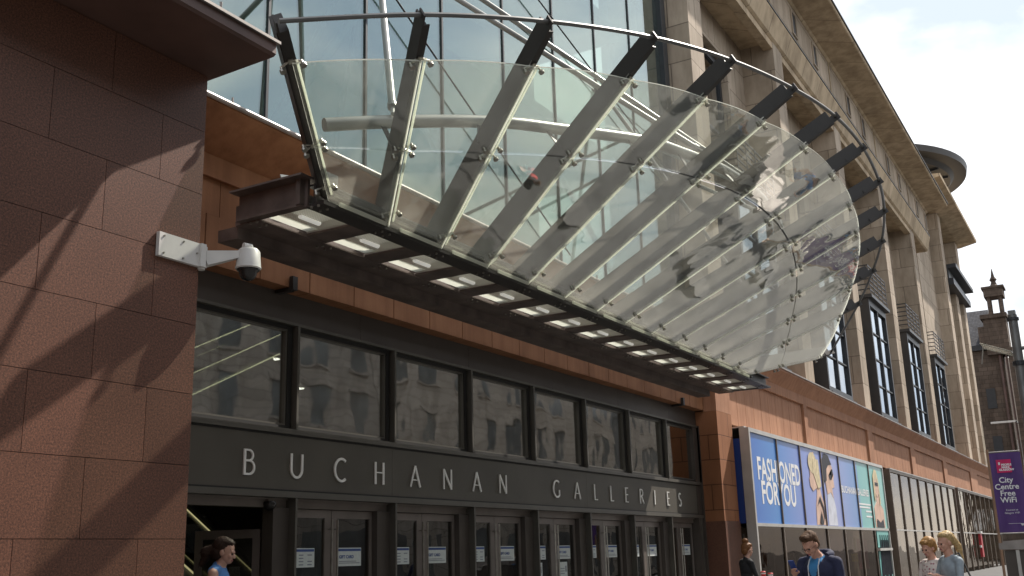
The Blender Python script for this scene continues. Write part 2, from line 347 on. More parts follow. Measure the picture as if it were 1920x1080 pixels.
        if parent is not None:
            o.parent=parent; o.matrix_parent_inverse=parent.matrix_basis.inverted()
        return o
def tag(o,label=None,cat=None,group=None,kind=None):
    for k,v in (('label',label),('category',cat),('group',group),('kind',kind)):
        if v: o[k]=v
    return o
def thing(name,loc,label,cat,group=None):
    o=bpy.data.objects.new(name,None); S.collection.objects.link(o); o.location=loc; o.empty_display_size=.2
    return tag(o,label,cat,group)
def box(name,mats,parent,*a): return MB().box(*a).build(name,mats,parent)
def text_mb(mb,s,size,xf,bold=0,th=.004,align='LEFT',mi=0,res=3,sx=1,spacing=1):
    c=bpy.data.curves.new('t','FONT'); c.body=s; c.size=size; c.offset=bold; c.extrude=th; c.align_x=align; c.resolution_u=res; c.space_character=spacing
    o=bpy.data.objects.new('t',c); S.collection.objects.link(o); dg=bpy.context.evaluated_depsgraph_get(); dg.update()
    me=bpy.data.meshes.new_from_object(o.evaluated_get(dg)); 
    mb.add([xf(v.co.x*sx,v.co.y,v.co.z) for v in me.vertices],[tuple(p.vertices) for p in me.polygons],mi)
    bpy.data.objects.remove(o); bpy.data.curves.remove(c); bpy.data.meshes.remove(me)

# ------------------------------------------------------------------ ground
g=MB().box(-300,900,-600,600,-.35,-.15).build('road','asphalt'); tag(g,kind='structure')
g=MB().box(-60,98,-11,11,-.15,0).build('pavement','paving'); tag(g,kind='structure')

# ------------------------------------------------------------------ granite pier
pier=thing('granite_pier',(3,8,0),'tall red granite pier at the left of the entrance under a brown projecting cornice','pier')
mb=MB()
zc=[1.84+.62*k for k in range(-3,7)]+[6.13]; zc=[-.02]+[z for z in zc if z>0.05]
zc=sorted(set(round(z,3) for z in zc))
gp=.0026
for j in range(len(zc)-1):
    z0,z1=zc[j]+gp,zc[j+1]-gp
    row=round((zc[j]-1.84)/.62)
    off=5.42 if row%2==0 else 5.98
    xs=[off+1.12*k for k in range(-6,3)]; xs=[-1.5]+[x for x in xs if -1.4<x<6.3]+[6.48]
    for a,b in zip(xs[:-1],xs[1:]):
        mb.box(a+(gp if a>-1.5 else 0),b-(gp if b<6.48 else 0),7,7.06,z0,z1,0,random.uniform(.82,1.0))
    ys=[7.063,7.06+(.9 if row%2 else .45),7.06+(2.0 if row%2 else 1.55),10.2]
    for a,b in zip(ys[:-1],ys[1:]): mb.box(6.42,6.48,a+gp,b-gp,z0,z1,0,random.uniform(.82,1.0))
mb.build('stone_cladding','granite',pier,tone=True)
box('pier_core','black_trim',pier,-1.49,6.41,7.05,10.15,0,6.1)
mb=MB(); mb.prism([(7.3,6.13),(6.23,6.15),(6.2,6.17),(6.2,6.27),(6.28,6.29),(7.3,6.5)],'X',-1.5,6.55)
cor=mb.build('cornice','cornice_brown',pier)
mb=MB(); mb.prism([(6.17,6.272),(6.17,6.30),(6.3,6.315),(7.4,6.54),(7.4,6.50),(6.28,6.293)],'X',-1.5,6.58)
for x in (-.3,1.4,3.0,4.4,5.85): mb.tube([(x,6.2,6.29),(x,6.2,6.37)],.012,6)
mb.build('flashing','lead',cor)
box('upper_wall','cornice_brown',pier,-1.5,6.3,8.6,10.1,6.2,7.0)

# ------------------------------------------------------------------ CCTV camera on pier corner
cc=thing('security_camera',(6.3,6.95,4.35),'white dome security camera on a bracket at the edge of the granite pier','security camera')
mb=MB(); mb.box(5.98,6.44,6.955,6.995,4.235,4.45); mb.box(6.44,6.5,6.93,6.995,4.235,4.45)
mb.box(6.5,6.535,6.955,7.1,4.24,4.44)
pl=mb.build('mounting_plate','white_paint',cc)
mb=MB()
for x,z in ((6.03,4.42),(6.03,4.265),(6.25,4.42),(6.25,4.265),(6.41,4.35)): mb.tube([(x,6.953,z),(x,6.945,z)],.009,8)
mb.each('screw','bolt',pl)
mb=MB()
D=Vector((6.88,6.78,4.50))
P0=Vector((6.535,7.0,4.35)); 
mb.bar((6.535,6.99,4.33),D+Vector((-.03,0,-.03)),.11,.14,(0,0,1),.05,.045,off=-.07)
mb.tube([(6.5,6.99,4.22),(6.5,6.99,4.46)],.035,12)
mb.tube([D+Vector((-.05,0.02,0)),D+Vector((.02,0,0)),D+Vector((.03,0,-.05))],.03,10)
mb.build('bracket_arm','white_paint',cc,smooth=True)
h=MB(); h.lathe(D,[(.03,-.02),(.085,-.03),(.105,-.055),(.115,-.19),(.12,-.215),(.11,-.225)],28); hh=h.build('housing','white_paint',cc,smooth=True)
h=MB(); h.lathe(D,[(.108,-.222),(.105,-.235),(.085,-.25),(.075,-.29),(.05,-.32),(.015,-.332)],28); h.build('dome','dark_dome',cc,smooth=True)

# ------------------------------------------------------------------ entrance building
BX=[11.36+2.355*k for k in range(-2,8)]   # bay lines
X0,X1=BX[0],27.9
EB=thing('entrance_building',(17,12,0),'shopping centre entrance building with glass curtain wall above terracotta fascia and dark glazed doors','building')
# fascia + cove cornice
mb=MB(); x=6.5
k=0
cuts=[6.5]+[9.3+1.03*i for i in range(0,19)]; cuts=[c for c in cuts if c<27.85]+[27.9]
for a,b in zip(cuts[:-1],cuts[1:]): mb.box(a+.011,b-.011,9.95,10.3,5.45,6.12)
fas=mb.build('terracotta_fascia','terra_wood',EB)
mb=MB()
cuts=[6.5]+[9.55+2.06*i for i in range(0,9)]+[27.9]
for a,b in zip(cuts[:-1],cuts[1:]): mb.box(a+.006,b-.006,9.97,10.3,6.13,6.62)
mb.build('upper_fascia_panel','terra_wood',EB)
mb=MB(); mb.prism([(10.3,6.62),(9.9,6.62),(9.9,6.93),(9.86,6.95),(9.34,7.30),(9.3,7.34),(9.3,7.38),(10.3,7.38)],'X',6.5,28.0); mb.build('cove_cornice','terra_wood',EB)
mb=MB(); mb.tube([(6.5,9.27,7.38),(28.0,9.27,7.38)],.035,8); mb.box(6.5,28.0,9.27,10.4,7.385,7.40)
for i in range(12): xx=7.2+1.8*i; mb.tube([(xx,9.25,7.36),(xx,9.25,7.47)],.014,6)
mb.build('gutter','lead',EB)
mb=MB(); 
for i in range(1,10): 
    xx=6.5+2.36*i
    mb.box(xx,xx+.06,9.885,9.9,6.80,6.84)
mb.build('fixing','black_trim',EB)
# dark panel, window band, sign, transom
for i in range(9):
    a,b=BX[i],BX[i+1] if i<8 else 27.9
mb=MB()
pc=[6.6]+[9.0,12.9+0.0,16.1,19.4,22.7,25.9,27.9]
for a,b in zip(pc[:-1],pc[1:]): mb.box(a+.004,b-.004,10.22,10.42,5.03,5.45)
mb.build('dark_panel','dark_frame',EB)
mb=MB(); mb.box(6.6,27.9,10.17,10.4,4.985,5.027); mb.box(6.6,27.9,10.17,10.4,3.40,3.475); mb.box(6.6,27.9,10.17,10.4,2.515,2.60)
mb.build('transom_rail','frame_light',EB)
for i in range(9):
    a,b=BX[i],(BX[i+1] if i<8 else 27.9); b=min(b,27.86)
    wn=MB(); 
    A,B,Z0,Z1=a+.03,b-.03,3.477,4.983
    for (p,q,r_,s_) in ((A,A+.085,Z0,Z1),(B-.085,B,Z0,Z1)): wn.box(p,q,10.24,10.36,r_,s_)
    wn.box(A+.085,B-.085,10.24,10.36,Z0,Z0+.05); wn.box(A+.085,B-.085,10.24,10.36,Z1-.06,Z1)
    wf=wn.build('window','black_trim',EB)
    f=MB(); I=.085
    f.box(A+I,A+I+.035,10.255,10.345,Z0+.05,Z1-.06); f.box(B-I-.035,B-I,10.255,10.345,Z0+.05,Z1-.06); f.box(A+I+.035,B-I-.035,10.255,10.345,Z0+.05,Z0+.075); f.box(A+I+.035,B-I-.035,10.255,10.345,Z1-.085,Z1-.06)
    f.build('sash','frame_light',wf)
    box('pane','window_glass',wf,A+I+.03,B-I-.03,10.30,10.312,Z0+.07,Z1-.08)
    box('mullion','frame_light',EB,b-.0+.0,b+.045,10.15,10.42,3.478,4.984)
# sign band
sg=thing('entrance_sign',(17,10.2,2.6),'long dark grey sign band with pale spaced capital letters above the entrance doors','sign')
mb=MB()
pc=[6.6,13.73,20.79,27.86]
for a,b in zip(pc[:-1],pc[1:]): mb.box(a+.002,b-.002,10.215,10.40,2.625,3.375)
mb.build('sign_panel','sign_grey',sg)
mb=MB(); mb.box(6.6,27.86,10.20,10.40,3.377,3.398); mb.box(6.6,27.86,10.20,10.40,2.602,2.623); mb.build('shadow_gap','black_trim',sg)
# letters as strokes in a unit cell (w x 1)
T,H=.102,.05
def arc(cx,cy,rx,ry,a0,a1,n=14): return [(cx+rx*math.cos(math.radians(a0+(a1-a0)*i/n)),cy+ry*math.sin(math.radians(a0+(a1-a0)*i/n))) for i in range(n+1)]
def LET():
    d={}
    V=lambda x:([(x,0),(x,1)],T)
    d['B']=(.62,[V(.07),([(.07,.965),(.25,.965)]+arc(.27,.76,.22,.205,90,-90)+[(.07,.555)],H+.02),([(.07,.555)]+arc(.30,.295,.27,.26,90,-90)+[(.07,.035)],H+.03)])
    d['U']=(.8,[([(.07,1),(.07,.36)]+arc(.38,.36,.31,.33,180,360)+[(.69,1)],.095)])
    d['C']=(.8,[(arc(.47,.5,.42,.48,52,308,22),.105)])
    d['H']=(.72,[V(.07),V(.63),([(.07,.53),(.63,.53)],H)])
    d['A']=(.82,[([(.02,0),(.38,1)],.075),([(.38,1),(.76,0)],T),([(.15,.33),(.62,.33)],H)])
    d['N']=(.76,[([(.05,0),(.05,1)],.075),([(.06,.98),(.68,.02)],T),([(.69,0),(.69,1)],.075)])
    d['G']=(.86,[(arc(.47,.5,.42,.48,52,300,22)+[(.76,.13),(.76,.45)],.105)])
    d['L']=(.5,[V(.07),([(.07,.035),(.46,.035)],H)])
    d['E']=(.5,[V(.07),([(.07,.035),(.46,.035)],H),([(.07,.52),(.40,.52)],H),([(.07,.965),(.45,.965)],H)])
    d['R']=(.62,[V(.07),([(.07,.965),(.25,.965)]+arc(.27,.74,.22,.225,90,-90)+[(.07,.515)],H+.02),([(.27,.51),(.60,0)],T)])
    d['I']=(.14,[V(.07)])
    d['S']=(.55,[(arc(.28,.73,.20,.235,45,230,14)+arc(.25,.26,.23,.235,60,-140,16),.1)])
    return d
LT=LET()
def ribbon(mb,pts,wd,xf,th):
    n=len(pts); Lp=[];Rp=[]
    for i,p in enumerate(pts):
        a=pts[max(i-1,0)]; b=pts[min(i+1,n-1)]; dx,dy=b[0]-a[0],b[1]-a[1]; l=math.hypot(dx,dy) or 1; nx,ny=-dy/l,dx/l
        Lp.append((p[0]+nx*wd/2,p[1]+ny*wd/2)); Rp.append((p[0]-nx*wd/2,p[1]-ny*wd/2))
    vs=[xf(*p,0) for p in Lp]+[xf(*p,0) for p in Rp]+[xf(*p,th) for p in Lp]+[xf(*p,th) for p in Rp]
    fs=[]
    for i in range(n-1):
        fs+=[(i,i+1,n+i+1,n+i),(2*n+i,3*n+i,3*n+i+1,2*n+i+1),(i,2*n+i,2*n+i+1,i+1),(n+i,n+i+1,3*n+i+1,3*n+i)]
    fs+=[(0,n,3*n,2*n),(n-1,3*n-1,4*n-1,2*n-1)]
    mb.add(vs,fs)
lx=[10.39,11.31,12.27,13.25,14.21,15.18,16.13,17.06,19.2,20.16,21.12,21.96,22.78,23.63,24.53,25.35,26.15]
for ch,x in zip('BUCHANANGALLERIES',lx):
    mb=MB(); sc=.345; yy=10.200+ (ord(ch)%5)*.0002
    for i,(pts,wd) in enumerate(LT[ch][1]):
        ribbon(mb,pts,wd,(lambda a,b,c,i=i: (x+a*sc*1.05, 10.212-c-.0006*i*(1 if c else 0), 2.79+b*sc)),.02)
    mb.build('letter','letter',sg)
# door head
mb=MB(); mb.box(6.6,27.9,10.36,10.5,2.385,2.513); mb.box(6.6,27.9,10.33,10.36,2.49,2.513); mb.build('door_head','door_metal',EB)
mb=MB()
for i in range(1,10):
    b=BX[i] if i<9 else 27.9
    if b>27.7: b=27.62
    if b<11: continue
    mb.box(b+.06,b+.10,10.18,10.5,0,2.51)
mb.each('door_post','frame_light',EB)
mb=MB()
for i in range(2,9):
    b=BX[i]; mb.box(b-.26,b+.058,10.30,10.5,0,2.383)
mb.each('door_jamb','dark_frame',EB)
mb=MB(); mb.box(27.55,27.9,10.2,10.5,0,5.03)
mb.box(27.86,27.9,10.14,10.2,0,5.03); mb.build('end_post','dark_frame',EB)
# doors: bays from BX[2]
GD='double doors in the entrance'
for i in range(2,9):
    a=BX[i]+.105; b=(BX[i+1] if i<8 else 27.75)-.265
    if i==8: b=27.5
    m_=(a+b)/2
    for s,(p,q) in enumerate(((a,m_-.005),(m_+.005,b))):
        d=MB(); st0,st1=(.06,.14) if s==0 else (.14,.06)
        d.box(p,p+st0,10.40,10.45,.02,2.375); d.box(q-st1,q,10.40,10.45,.02,2.375); d.box(p+st0,q-st1,10.40,10.45,2.26,2.375); d.box(p+st0,q-st1,10.40,10.45,.02,.25)
        dr=d.build('door','door_metal',EB)
        box('glass','door_glass',dr,p+st0,q-st1,10.42,10.43,.25,2.26)
        hx=(q-.06) if s==0 else (p+.06)
        hm=MB(); hm.tube([(hx,10.33,.5),(hx,10.33,2.24)],.017,8)
        for z in (.7,2.1): hm.tube([(hx,10.33,z),(hx,10.40,z)],.01,6)
        hm.build('handle','bolt',dr)
        # notices on the glass
        n=MB(); g0=p+st0; g1=q-st1; wdt=min(.56,(g1-g0)*.84); x0=g0+.02 if s==0 else g0+.03
        z0,z1=1.56,1.83
        if i==8 and s==0:
            n.box(g0+.02,g0+.2,10.412,10.416,1.5,1.86); n.build('notice','lime',dr); continue
        n.box(x0,x0+wdt,10.412,10.416,z0,z1,0); n.box(x0+.01,x0+wdt-.01,10.409,10.4115,z1-.05,z1-.015,1)
        if s==0:
            for cx in range(3):
                for rz in range(4): 
                    if cx==2 and rz==2: continue
                    n.box(x0+.04+cx*wdt*.33,x0+.04+cx*wdt*.33+wdt*.17,10.409,10.4115,z0+.03+rz*.045,z0+.045+rz*.045,2)
        else:
            text_mb(n,'GIFT CARD',.065,lambda u,v,w_,x0=x0: (x0+.03+u,10.409-w_*.2,1.675+v),bold=.002,mi=1,sx=min(1.1,wdt*1.9))
            n.box(x0+.03,x0+wdt-.04,10.409,10.4115,z0+.04,z0+.05,2); n.box(x0+.03,x0+wdt-.12,10.409,10.4115,z0+.065,z0+.075,2)
        n.build('notice',['paper','paper_blue','paper_ink'],dr)
        if i==5:
            n=MB(); n.box(x0+.05,x0+.40,10.412,10.416,1.08,1.5); 
            for r_ in range(3): n.box(x0+.09,x0+.27,10.409,10.4115,1.36-r_*.05,1.375-r_*.05,1)
            n.box(x0+.31,x0+.36,10.409,10.4115,1.30,1.42,1)
            n.build('notice',['paper','paper_ink'],dr)
# open first bay: swung door leaf
d=MB(); 
def swing(px,py,ang):
    R_=Matrix.Rotation(ang,3,'Z'); return lambda u,v,z: tuple(R_@Vector((u,v,0))+Vector((px,py,z)))
sw=swing(11.2,10.6,math.radians(112))
def obox(mb,f,u0,u1,v0,v1,z0,z1):
    vs=[f(u,v,z) for z in (z0,z1) for (u,v) in ((u0,v0),(u1,v0),(u1,v1),(u0,v1))]
    mb.add(vs,[(0,3,2,1),(4,5,6,7),(0,1,5,4),(1,2,6,5),(2,3,7,6),(3,0,4,7)])
for (a,b,c_,e) in ((0,.11,.02,2.1),(.85,.96,.02,2.1)): obox(d,sw,a,b,0,.05,c_,e)
obox(d,sw,.11,.85,0,.05,1.98,2.1); obox(d,sw,.11,.85,0,.05,.02,.25)
dr=d.build('door','door_metal',EB)
gm=MB(); obox(gm,sw,.11,.85,.02,.03,.25,1.98); gm.build('glass','door_glass',dr)
gm=MB(); obox(gm,sw,.3,.47,-.006,-.002,1.42,1.6); gm.build('notice','paper',dr)
box('side_frame','dark_frame',EB,11.2,11.42,10.36,10.55,0,2.383)
# little dome under the door head
lm=thing('small_dome_camera',(11.05,10.3,2.44),'small black dome camera under the sign at the left of the doors','security camera')
h=MB(); h.lathe((11.05,10.33,2.46),[(.03,.0),(.085,-.0),(.095,-.03),(.085,-.075),(.06,-.105),(.02,-.12)],20); h.build('dome','dark_dome',lm,smooth=True)
h=MB(); h.box(11.0,11.1,10.30,10.36,2.44,2.49); h.build('mount','door_metal',lm)
# interior
mb=MB(); mb.box(6.6,28,24,24.3,0,7.3); mb.box(6.3,6.6,10.5,24.3,0,7.3); mb.box(28,28.3,10.62,24.3,0,7.3); mb.box(6.6,28,10.5,24,5.6,5.9); mb.build('interior_wall','interior_wall',EB)
box('interior_floor','interior_floor',EB,6.6,28,10.5,24,.001,.02)
mb=MB()
for i in range(5): mb.box(9.5+4*i,9.9+4*i,15,15.4,.02,5.59)
mb.each('column','interior_pale',EB)
for (x,y,z) in ((10.3,15.2,5.55),(9.3,12.6,4.55),(12.9,17,5.4),(15,14,5.5),(18,16,5.5),(21,13.5,5.5),(24,17,5.5)):
    t=thing('ceiling_light',(x,y,z),'round warm ceiling light glowing inside the dark entrance hall','ceiling light','ceiling lights in the entrance hall')
    h=MB(); h.lathe((x,y,z),[(.0,.03),(.11,.03),(.13,0),(.11,0)],16); h.build('rim','frame_light',t); h=MB(); h.lathe((x,y,z),[(.10,.01),(.10,-.015)],16); h.build('lamp','lamp_white',t)
    h=MB(); h.tube([(x,y,z+.03),(x,y,5.65)],.012,6); h.build('stem','frame_light',t)
def escalator(p0,p1,lab,wd=1.0,strip='strip_yellow'):
    e=thing('escalator',p0,lab,'escalator')
    p0=Vector(p0);p1=Vector(p1); dy=Vector((0,wd,0))
    m=MB(); m.bar(p0+dy*.5+Vector((0,0,-.35)),p1+dy*.5+Vector((0,0,-.35)),wd,.4); m.build('truss','steel_grey',e)
    for q in (Vector((0,0,0)),dy):
        m=MB(); m.bar(p0+q+Vector((0,0,.05)),p1+q+Vector((0,0,.05)),.02,.75); b=m.build('balustrade','door_glass',e)
        m=MB(); m.bar(p0+q+Vector((0,0,.82)),p1+q+Vector((0,0,.82)),.08,.05); m.build('handrail','black_trim',b)
        m=MB(); m.bar(p0+q+Vector((0,-.03,.0)),p1+q+Vector((0,-.03,.0)),.02,.018); m.bar(p0+q+Vector((0,-.03,.35)),p1+q+Vector((0,-.03,.35)),.012,.012) if strip!='strip_yellow' else None; m.bar(p0+q+Vector((0,-.03,.76)),p1+q+Vector((0,-.03,.76)),.015,.015); m.build('light_strip',strip,b)
escalator((9.3,12.6,3.1),(13.6,12.6,5.2),'upper escalator with lit yellow edges climbing to the right behind the first window',1.3,'strip_bright')
escalator((9.0,11.6,2.75),(12.6,11.6,.4),'lower escalator with lit edge descending to the right inside the open doorway')
# curtain wall above
CW0=8.33-2.37*2; CX=[10.72+2.385*k for k in range(-3,8)]
mb=MB()
for i in range(len(CX)): mb.box(CX[i]-.025,CX[i]+.025,10.30,10.38,7.40,21)
mb.each('curtain_mullion','window_dark',EB); mb=MB()
for z in (13.2,17.2): mb.box(CX[0],27.4,10.352,10.40,z,z+.02)
mb.each('curtain_transom','window_dark',EB)
for i in range(len(CX)-1):
    for (z0,z1) in ((7.42,13.19),(13.23,21)):
        box('curtain_pane','curtain_glass',EB,CX[i]+.032,CX[i+1]-.032,10.33,10.35,z0,z1)
mb=MB(); mb.box(27.38,27.75,10.2,11.0,7.4,21); mb.build('curtain_end','window_dark',EB)
# things behind the glass: pale floor edges, green braces, white fins
mb=MB(); mb.box(2,27.6,14.8,15,7.41,21); mb.box(2,27.6,11.6,14.8,12.6,12.9); mb.box(2,27.6,11.6,14.8,17.2,17.5); mb.box(2,27.6,10.45,15,21,21.2)
mb.build('gallery_interior','interior_pale',EB)
mb=MB()
for p,q,r_ in (((14.5,11.3,12.3),(11.5,11.3,8.0),.09),((13.7,11.5,11.9),(11.6,11.5,7.8),.06),((14.4,11.5,12.2),(13.6,11.5,8.2),.05),((18.0,11.4,8.3),(22.0,11.4,11.35),.09),((21.9,11.3,11.3),(26.5,11.3,8.2),.08),((18.9,11.6,14.4),(24.7,11.6,15.2),.04),((14.4,11.3,12.3),(18.2,11.3,8.0),.05)):
    mb.tube([p,q],r_,8)
mb.each('brace','brace_green',EB,smooth=True)
mb=MB()
for p,q,r_ in (((12.0,10.1,11.2),(21.0,10.1,10.6),.022),((13.2,10.15,12.7),(24,10.15,8.0),.02)): pass
for p,q in (((11.8,10.12,12.4),(20.3,10.12,8.2)),((17.2,10.12,14.6),(27.2,10.12,12.2))):
    mb.tube([p,q],.02,6)
mb.each('tension_cable','window_dark',EB)
box('roof_slab','dark_frame',EB,2,27.75,10.2,24,21.2,21.6)

# ------------------------------------------------------------------ canopy
CP=thing('glass_canopy',(17.9,8.2,5.8),'large fan shaped glass canopy with dark steel ribs sloping up over the entrance','canopy')
sl_=.5
tips=[(6.92,6.51),(8.22,5.67),(9.69,4.93),(11.29,4.29),(12.92,3.81),(14.69,3.44),(16.4,3.21),(18.13,3.15),(19.97,3.25),(21.54,3.48),(23.1,3.86),(24.54,4.38),(26.19,5.11),(28.66,6.46)]
def PZ(x,y,z0): return Vector((x,y,z0+sl_*(8.1-y)))
nrm=Vector((0,sl_,1)).normalized()
BXs=[9.20+1.245*i for i in range(14)]
ribs=[]
for i,(tx,ty) in enumerate(tips):
    B=Vector((BXs[i],7.84,5.93)); Tp=PZ(tx,ty,5.95)-nrm*.02; ribs.append((B,Tp)); d=(Tp-B).normalized()
    m=MB(); S0=B-d*.12
    m.bar(S0,Tp-d*.08,.022 if i else .13,.40,nrm,.022 if i else .13,.25); m.bar(S0,Tp-d*.08,.09,.012,nrm,.09,.012,off=-.012); m.bar(S0,Tp-d*.3,.07,.012,nrm,.07,.012,off=.15) if False else None
    m.bar(S0,Tp-d*.25,.15,.015,nrm,.15,.015,off=.15) if False else None
    rb=m.build('rib','steel_dark',CP)
    side=d.cross(nrm).normalized()
    m=MB(); m.bar(Tp-d*.35+side*.04,Tp+d*.06+side*.04,.02,.10,nrm,.02,.13,off=-.02); m.build('tip_fin','steel_dark',rb)
    m=MB(); m.bar(B-d*.02-side*.062,B+(Tp-B)*(.825+.055*math.sin(math.pi*i/13))-side*.062,.024,.014,nrm,.024,.014,off=-.036); m.build('glazing_strip','glass_edge',rb)
    f=.825+.055*math.sin(math.pi*i/13); s_=.335+.295*math.sin(math.pi*i/13)
    for fr,dd in ((.05,(0,)),(s_,(-.02,.02)),(f,(-.015,))):
        m=MB(); cn=B+(Tp-B)*fr
        m.bar(cn-d*.03-nrm*.03,cn+d*.03-nrm*.03,.05,.06,nrm)
        for e in dd:
            for sd in (-1,1):
                p=B+(Tp-B)*(fr+e)+side*sd*.11
                m.tube([cn+nrm*.0,p-nrm*.02],.013,6); m.tube([p-nrm*.01,p-nrm*.08],.014,6); m.tube([p-nrm*.062,p-nrm*.095],.034,10)
        m.build('glass_clamp','bolt',rb)
# panes
th=.02
for i in range(13):
    (B0,T0),(B1,T1)=ribs[i],ribs[i+1]
    def Q(k,fr,ins):
        B,Tp=ribs[k]; p=B+(Tp-B)*fr-nrm*.06; o=ribs[i+1 if k==i else i]; p2=o[0]+(o[1]-o[0])*fr-nrm*.06
        return p+(p2-p).normalized()*ins
    fo=[.825+.055*math.sin(math.pi*k/13) for k in (i,i+1)]; fs=[.335+.295*math.sin(math.pi*k/13) for k in (i,i+1)]
    def row(f0,f1,bul,ins=.008,n=6):
        a=Q(i,f0,ins); b=Q(i+1,f1,ins); out=[]
        dirm=((T0-B0)+(T1-B1)).normalized()
        for k in range(n+1):
            t=k/n; out.append(a+(b-a)*t+dirm*bul*4*t*(1-t))
        return out
    c=(T1-T0).length; bul=c*c/(8*9.5)
    inner=row(-.03,-.03,0,n=1); s0=row(fs[0]-.002,fs[1]-.002,bul*.6); s1=row(fs[0]+.004,fs[1]+.004,bul*.6); out_=row(fo[0],fo[1],bul)
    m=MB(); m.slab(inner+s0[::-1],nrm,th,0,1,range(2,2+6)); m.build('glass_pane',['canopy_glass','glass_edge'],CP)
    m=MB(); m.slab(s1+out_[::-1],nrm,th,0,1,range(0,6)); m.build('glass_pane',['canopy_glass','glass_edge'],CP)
# rail through the tips
pts=[r[1]+nrm*.06 for r in ribs]
def smoothpts(P,n=6):
    out=[]
    for i in range(len(P)-1):
        p0=P[max(i-1,0)];p1=P[i];p2=P[i+1];p3=P[min(i+2,len(P)-1)]
        for k in range(n):
            t=k/n; out.append(.5*((2*p1)+(p2-p0)*t+(2*p0-5*p1+4*p2-p3)*t*t+(3*p1-p0-3*p2+p3)*t**3))
    out.append(P[-1]); return out
m=MB(); m.tube(smoothpts(pts),.028,8); m.build('edge_rail','steel_grey',CP,smooth=True)
# big curved tube above ribs
half=[(8.98,7.69),(9.85,7.21),(11.16,6.58),(12.26,6.19),(13.92,5.64),(14.89,5.43),(16.4,5.2)]
arcp=[PZ(x,y,6.5) for x,y in half]+[PZ(17.9,5.12,6.5)]+[PZ(35.8-x,y,6.5) for x,y in half[::-1]]
m=MB(); m.tube(smoothpts(arcp,5),.085,12); m.build('ring_tube','tube_silver',CP,smooth=True)
m=MB()
for (B,Tp) in ribs[1:-1]:
    # stub from ring tube to each rib
    best=min(((B+(Tp-B)*(k/60.)) for k in range(61)),key=lambda p:min((p-a).length for a in arcp)); a=min(smoothpts(arcp,5),key=lambda q:(q-best).length)
    m.bar(a-nrm*.05,best+nrm*.2,.10,.014,(0,1,0))
m.each('tube_bracket','steel_dark',CP)
# tie rods to the wall
def rod(p,q,r_):
    m=MB(); p=Vector(p);q=Vector(q); m.tube([p,q],r_,10); d=(q-p).normalized(); m.tube([p-d*.18,p],r_*.6,8); m.tube([p-d*.02,p+d*.06],r_*1.3,10)
    m.build('tie_rod','tube_silver',CP,smooth=True)
rod((9.75,7.25,7.12),(13.2,10.3,13.6),.05)
rod((15.6,5.35,8.1),(10.9,10.3,12.1),.045); rod((17.6,5.2,8.2),(11.3,10.3,12.6),.045)
rod((20.2,5.35,8.1),(25.0,10.3,12.1),.045); rod((26.0,7.25,7.12),(22.6,10.3,13.4),.05); rod((18.6,5.2,8.2),(24.6,10.3,12.6),.045)
# platform
def bolts(m,ys,z):
    for i in range(15):
        for y in ys:
            for e in (-.08,.08): m.tube([(9.18+1.245*i+e,y,z),(9.18+1.245*i+e,y,z-.025)],.018,6,mi=1)
m=MB(); m.box(9.1,27.1,7.78,8.06,5.76,5.80); m.box(9.1,27.1,7.90,7.94,5.80,6.02); m.box(9.1,27.1,7.8,8.04,6.02,6.04); bolts(m,(7.86,7.97),5.762); m.build('front_beam',['steel_dark','bolt'],CP)
m=MB()
for i in range(13): m.box(BXs[i]+.18,BXs[i+1]-.14,7.755,7.778,5.80,5.85)
m.each('sill_strip','glass_edge',CP)
m=MB(); m.box(9.1,27.1,8.80,9.215,5.745,5.80); m.box(9.1,27.1,9.08,9.12,5.80,6.05); bolts(m,(8.85,8.95),5.747); m.build('rear_beam',['steel_brown','bolt'],CP)
m=MB(); m.box(9.15,26.4,9.22,9.56,5.60,5.64); m.box(9.15,26.4,9.22,9.25,5.64,5.76); m.box(9.15,26.4,9.53,9.56,5.64,5.76); m.box(9.15,9.18,9.25,9.53,5.64,5.76); m.build('box_gutter','steel_brown',CP)
m=MB()
ox=[9.14+1.22*i for i in range(15)]
for i in range(16):
    a=9.1 if i==0 else ox[i-1]+.83; b=(ox[i] if i<15 else 27.1)
    m.box(a,b,8.06,8.80,5.765,5.79); m.box((a+b)/2-.03,(a+b)/2+.03,8.06,9.2,5.79,6.0)
m.each('cross_beam','steel_brown',CP,2)
# left end box
m=MB(); m.box(9.06,9.098,8.0,9.12,5.76,6.10); m.box(8.88,9.3,7.95,9.12,6.10,6.125); m.box(8.98,9.06,8.05,8.12,5.78,6.1); m.box(9.0,9.06,8.05,9.1,5.76,5.79)
m.build('end_channel','steel_brown',CP)
m=MB(); m.bar((9.15,8.35,6.13),(9.25,8.5,6.30),.2,.02); m.box(9.2,9.6,7.98,8.02,5.8,6.3); 
for k in range(16): m.box(8.98,9.1,8.45+.035*k,8.462+.035*k,6.127,6.16)
m.build('end_plate','steel_grey',CP)
# frosted roof strip and lamp trays
for i in range(15):
    a=ox[i]; t_=MB()
    t_.box(a,a+.02,8.07,8.79,5.795,5.95); t_.box(a+.81,a+.83,8.07,8.79,5.795,5.95)
    t_.box(a+.02,a+.81,8.072,8.0745,5.80,5.95)
    tr=t_.build('lamp_tray','alum',CP)
    t_=MB()
    for k in range(17): t_.box(a+.02,a+.81,8.07+.03*k,8.079+.03*k,5.80,5.805)
    for k in range(26): t_.box(a+.03+.03*k,a+.038+.03*k,8.07,8.55,5.8055,5.81)
    t_.build('grille','alum',tr)
    box('diffuser','frosted',tr,a+.021,a+.809,8.075,8.598,5.90,5.91); box('cover_plate','frosted',tr,a+.021,a+.809,8.60,8.785,5.812,5.818)
    t_=MB(); t_.tube([(a+.40,8.3,5.86),(a+.40,8.62,5.86)] if False else [(a+.22,8.38,5.79),(a+.58,8.38,5.79)],.035,10); t_.build('lamp','tube_lamp',tr,smooth=True)
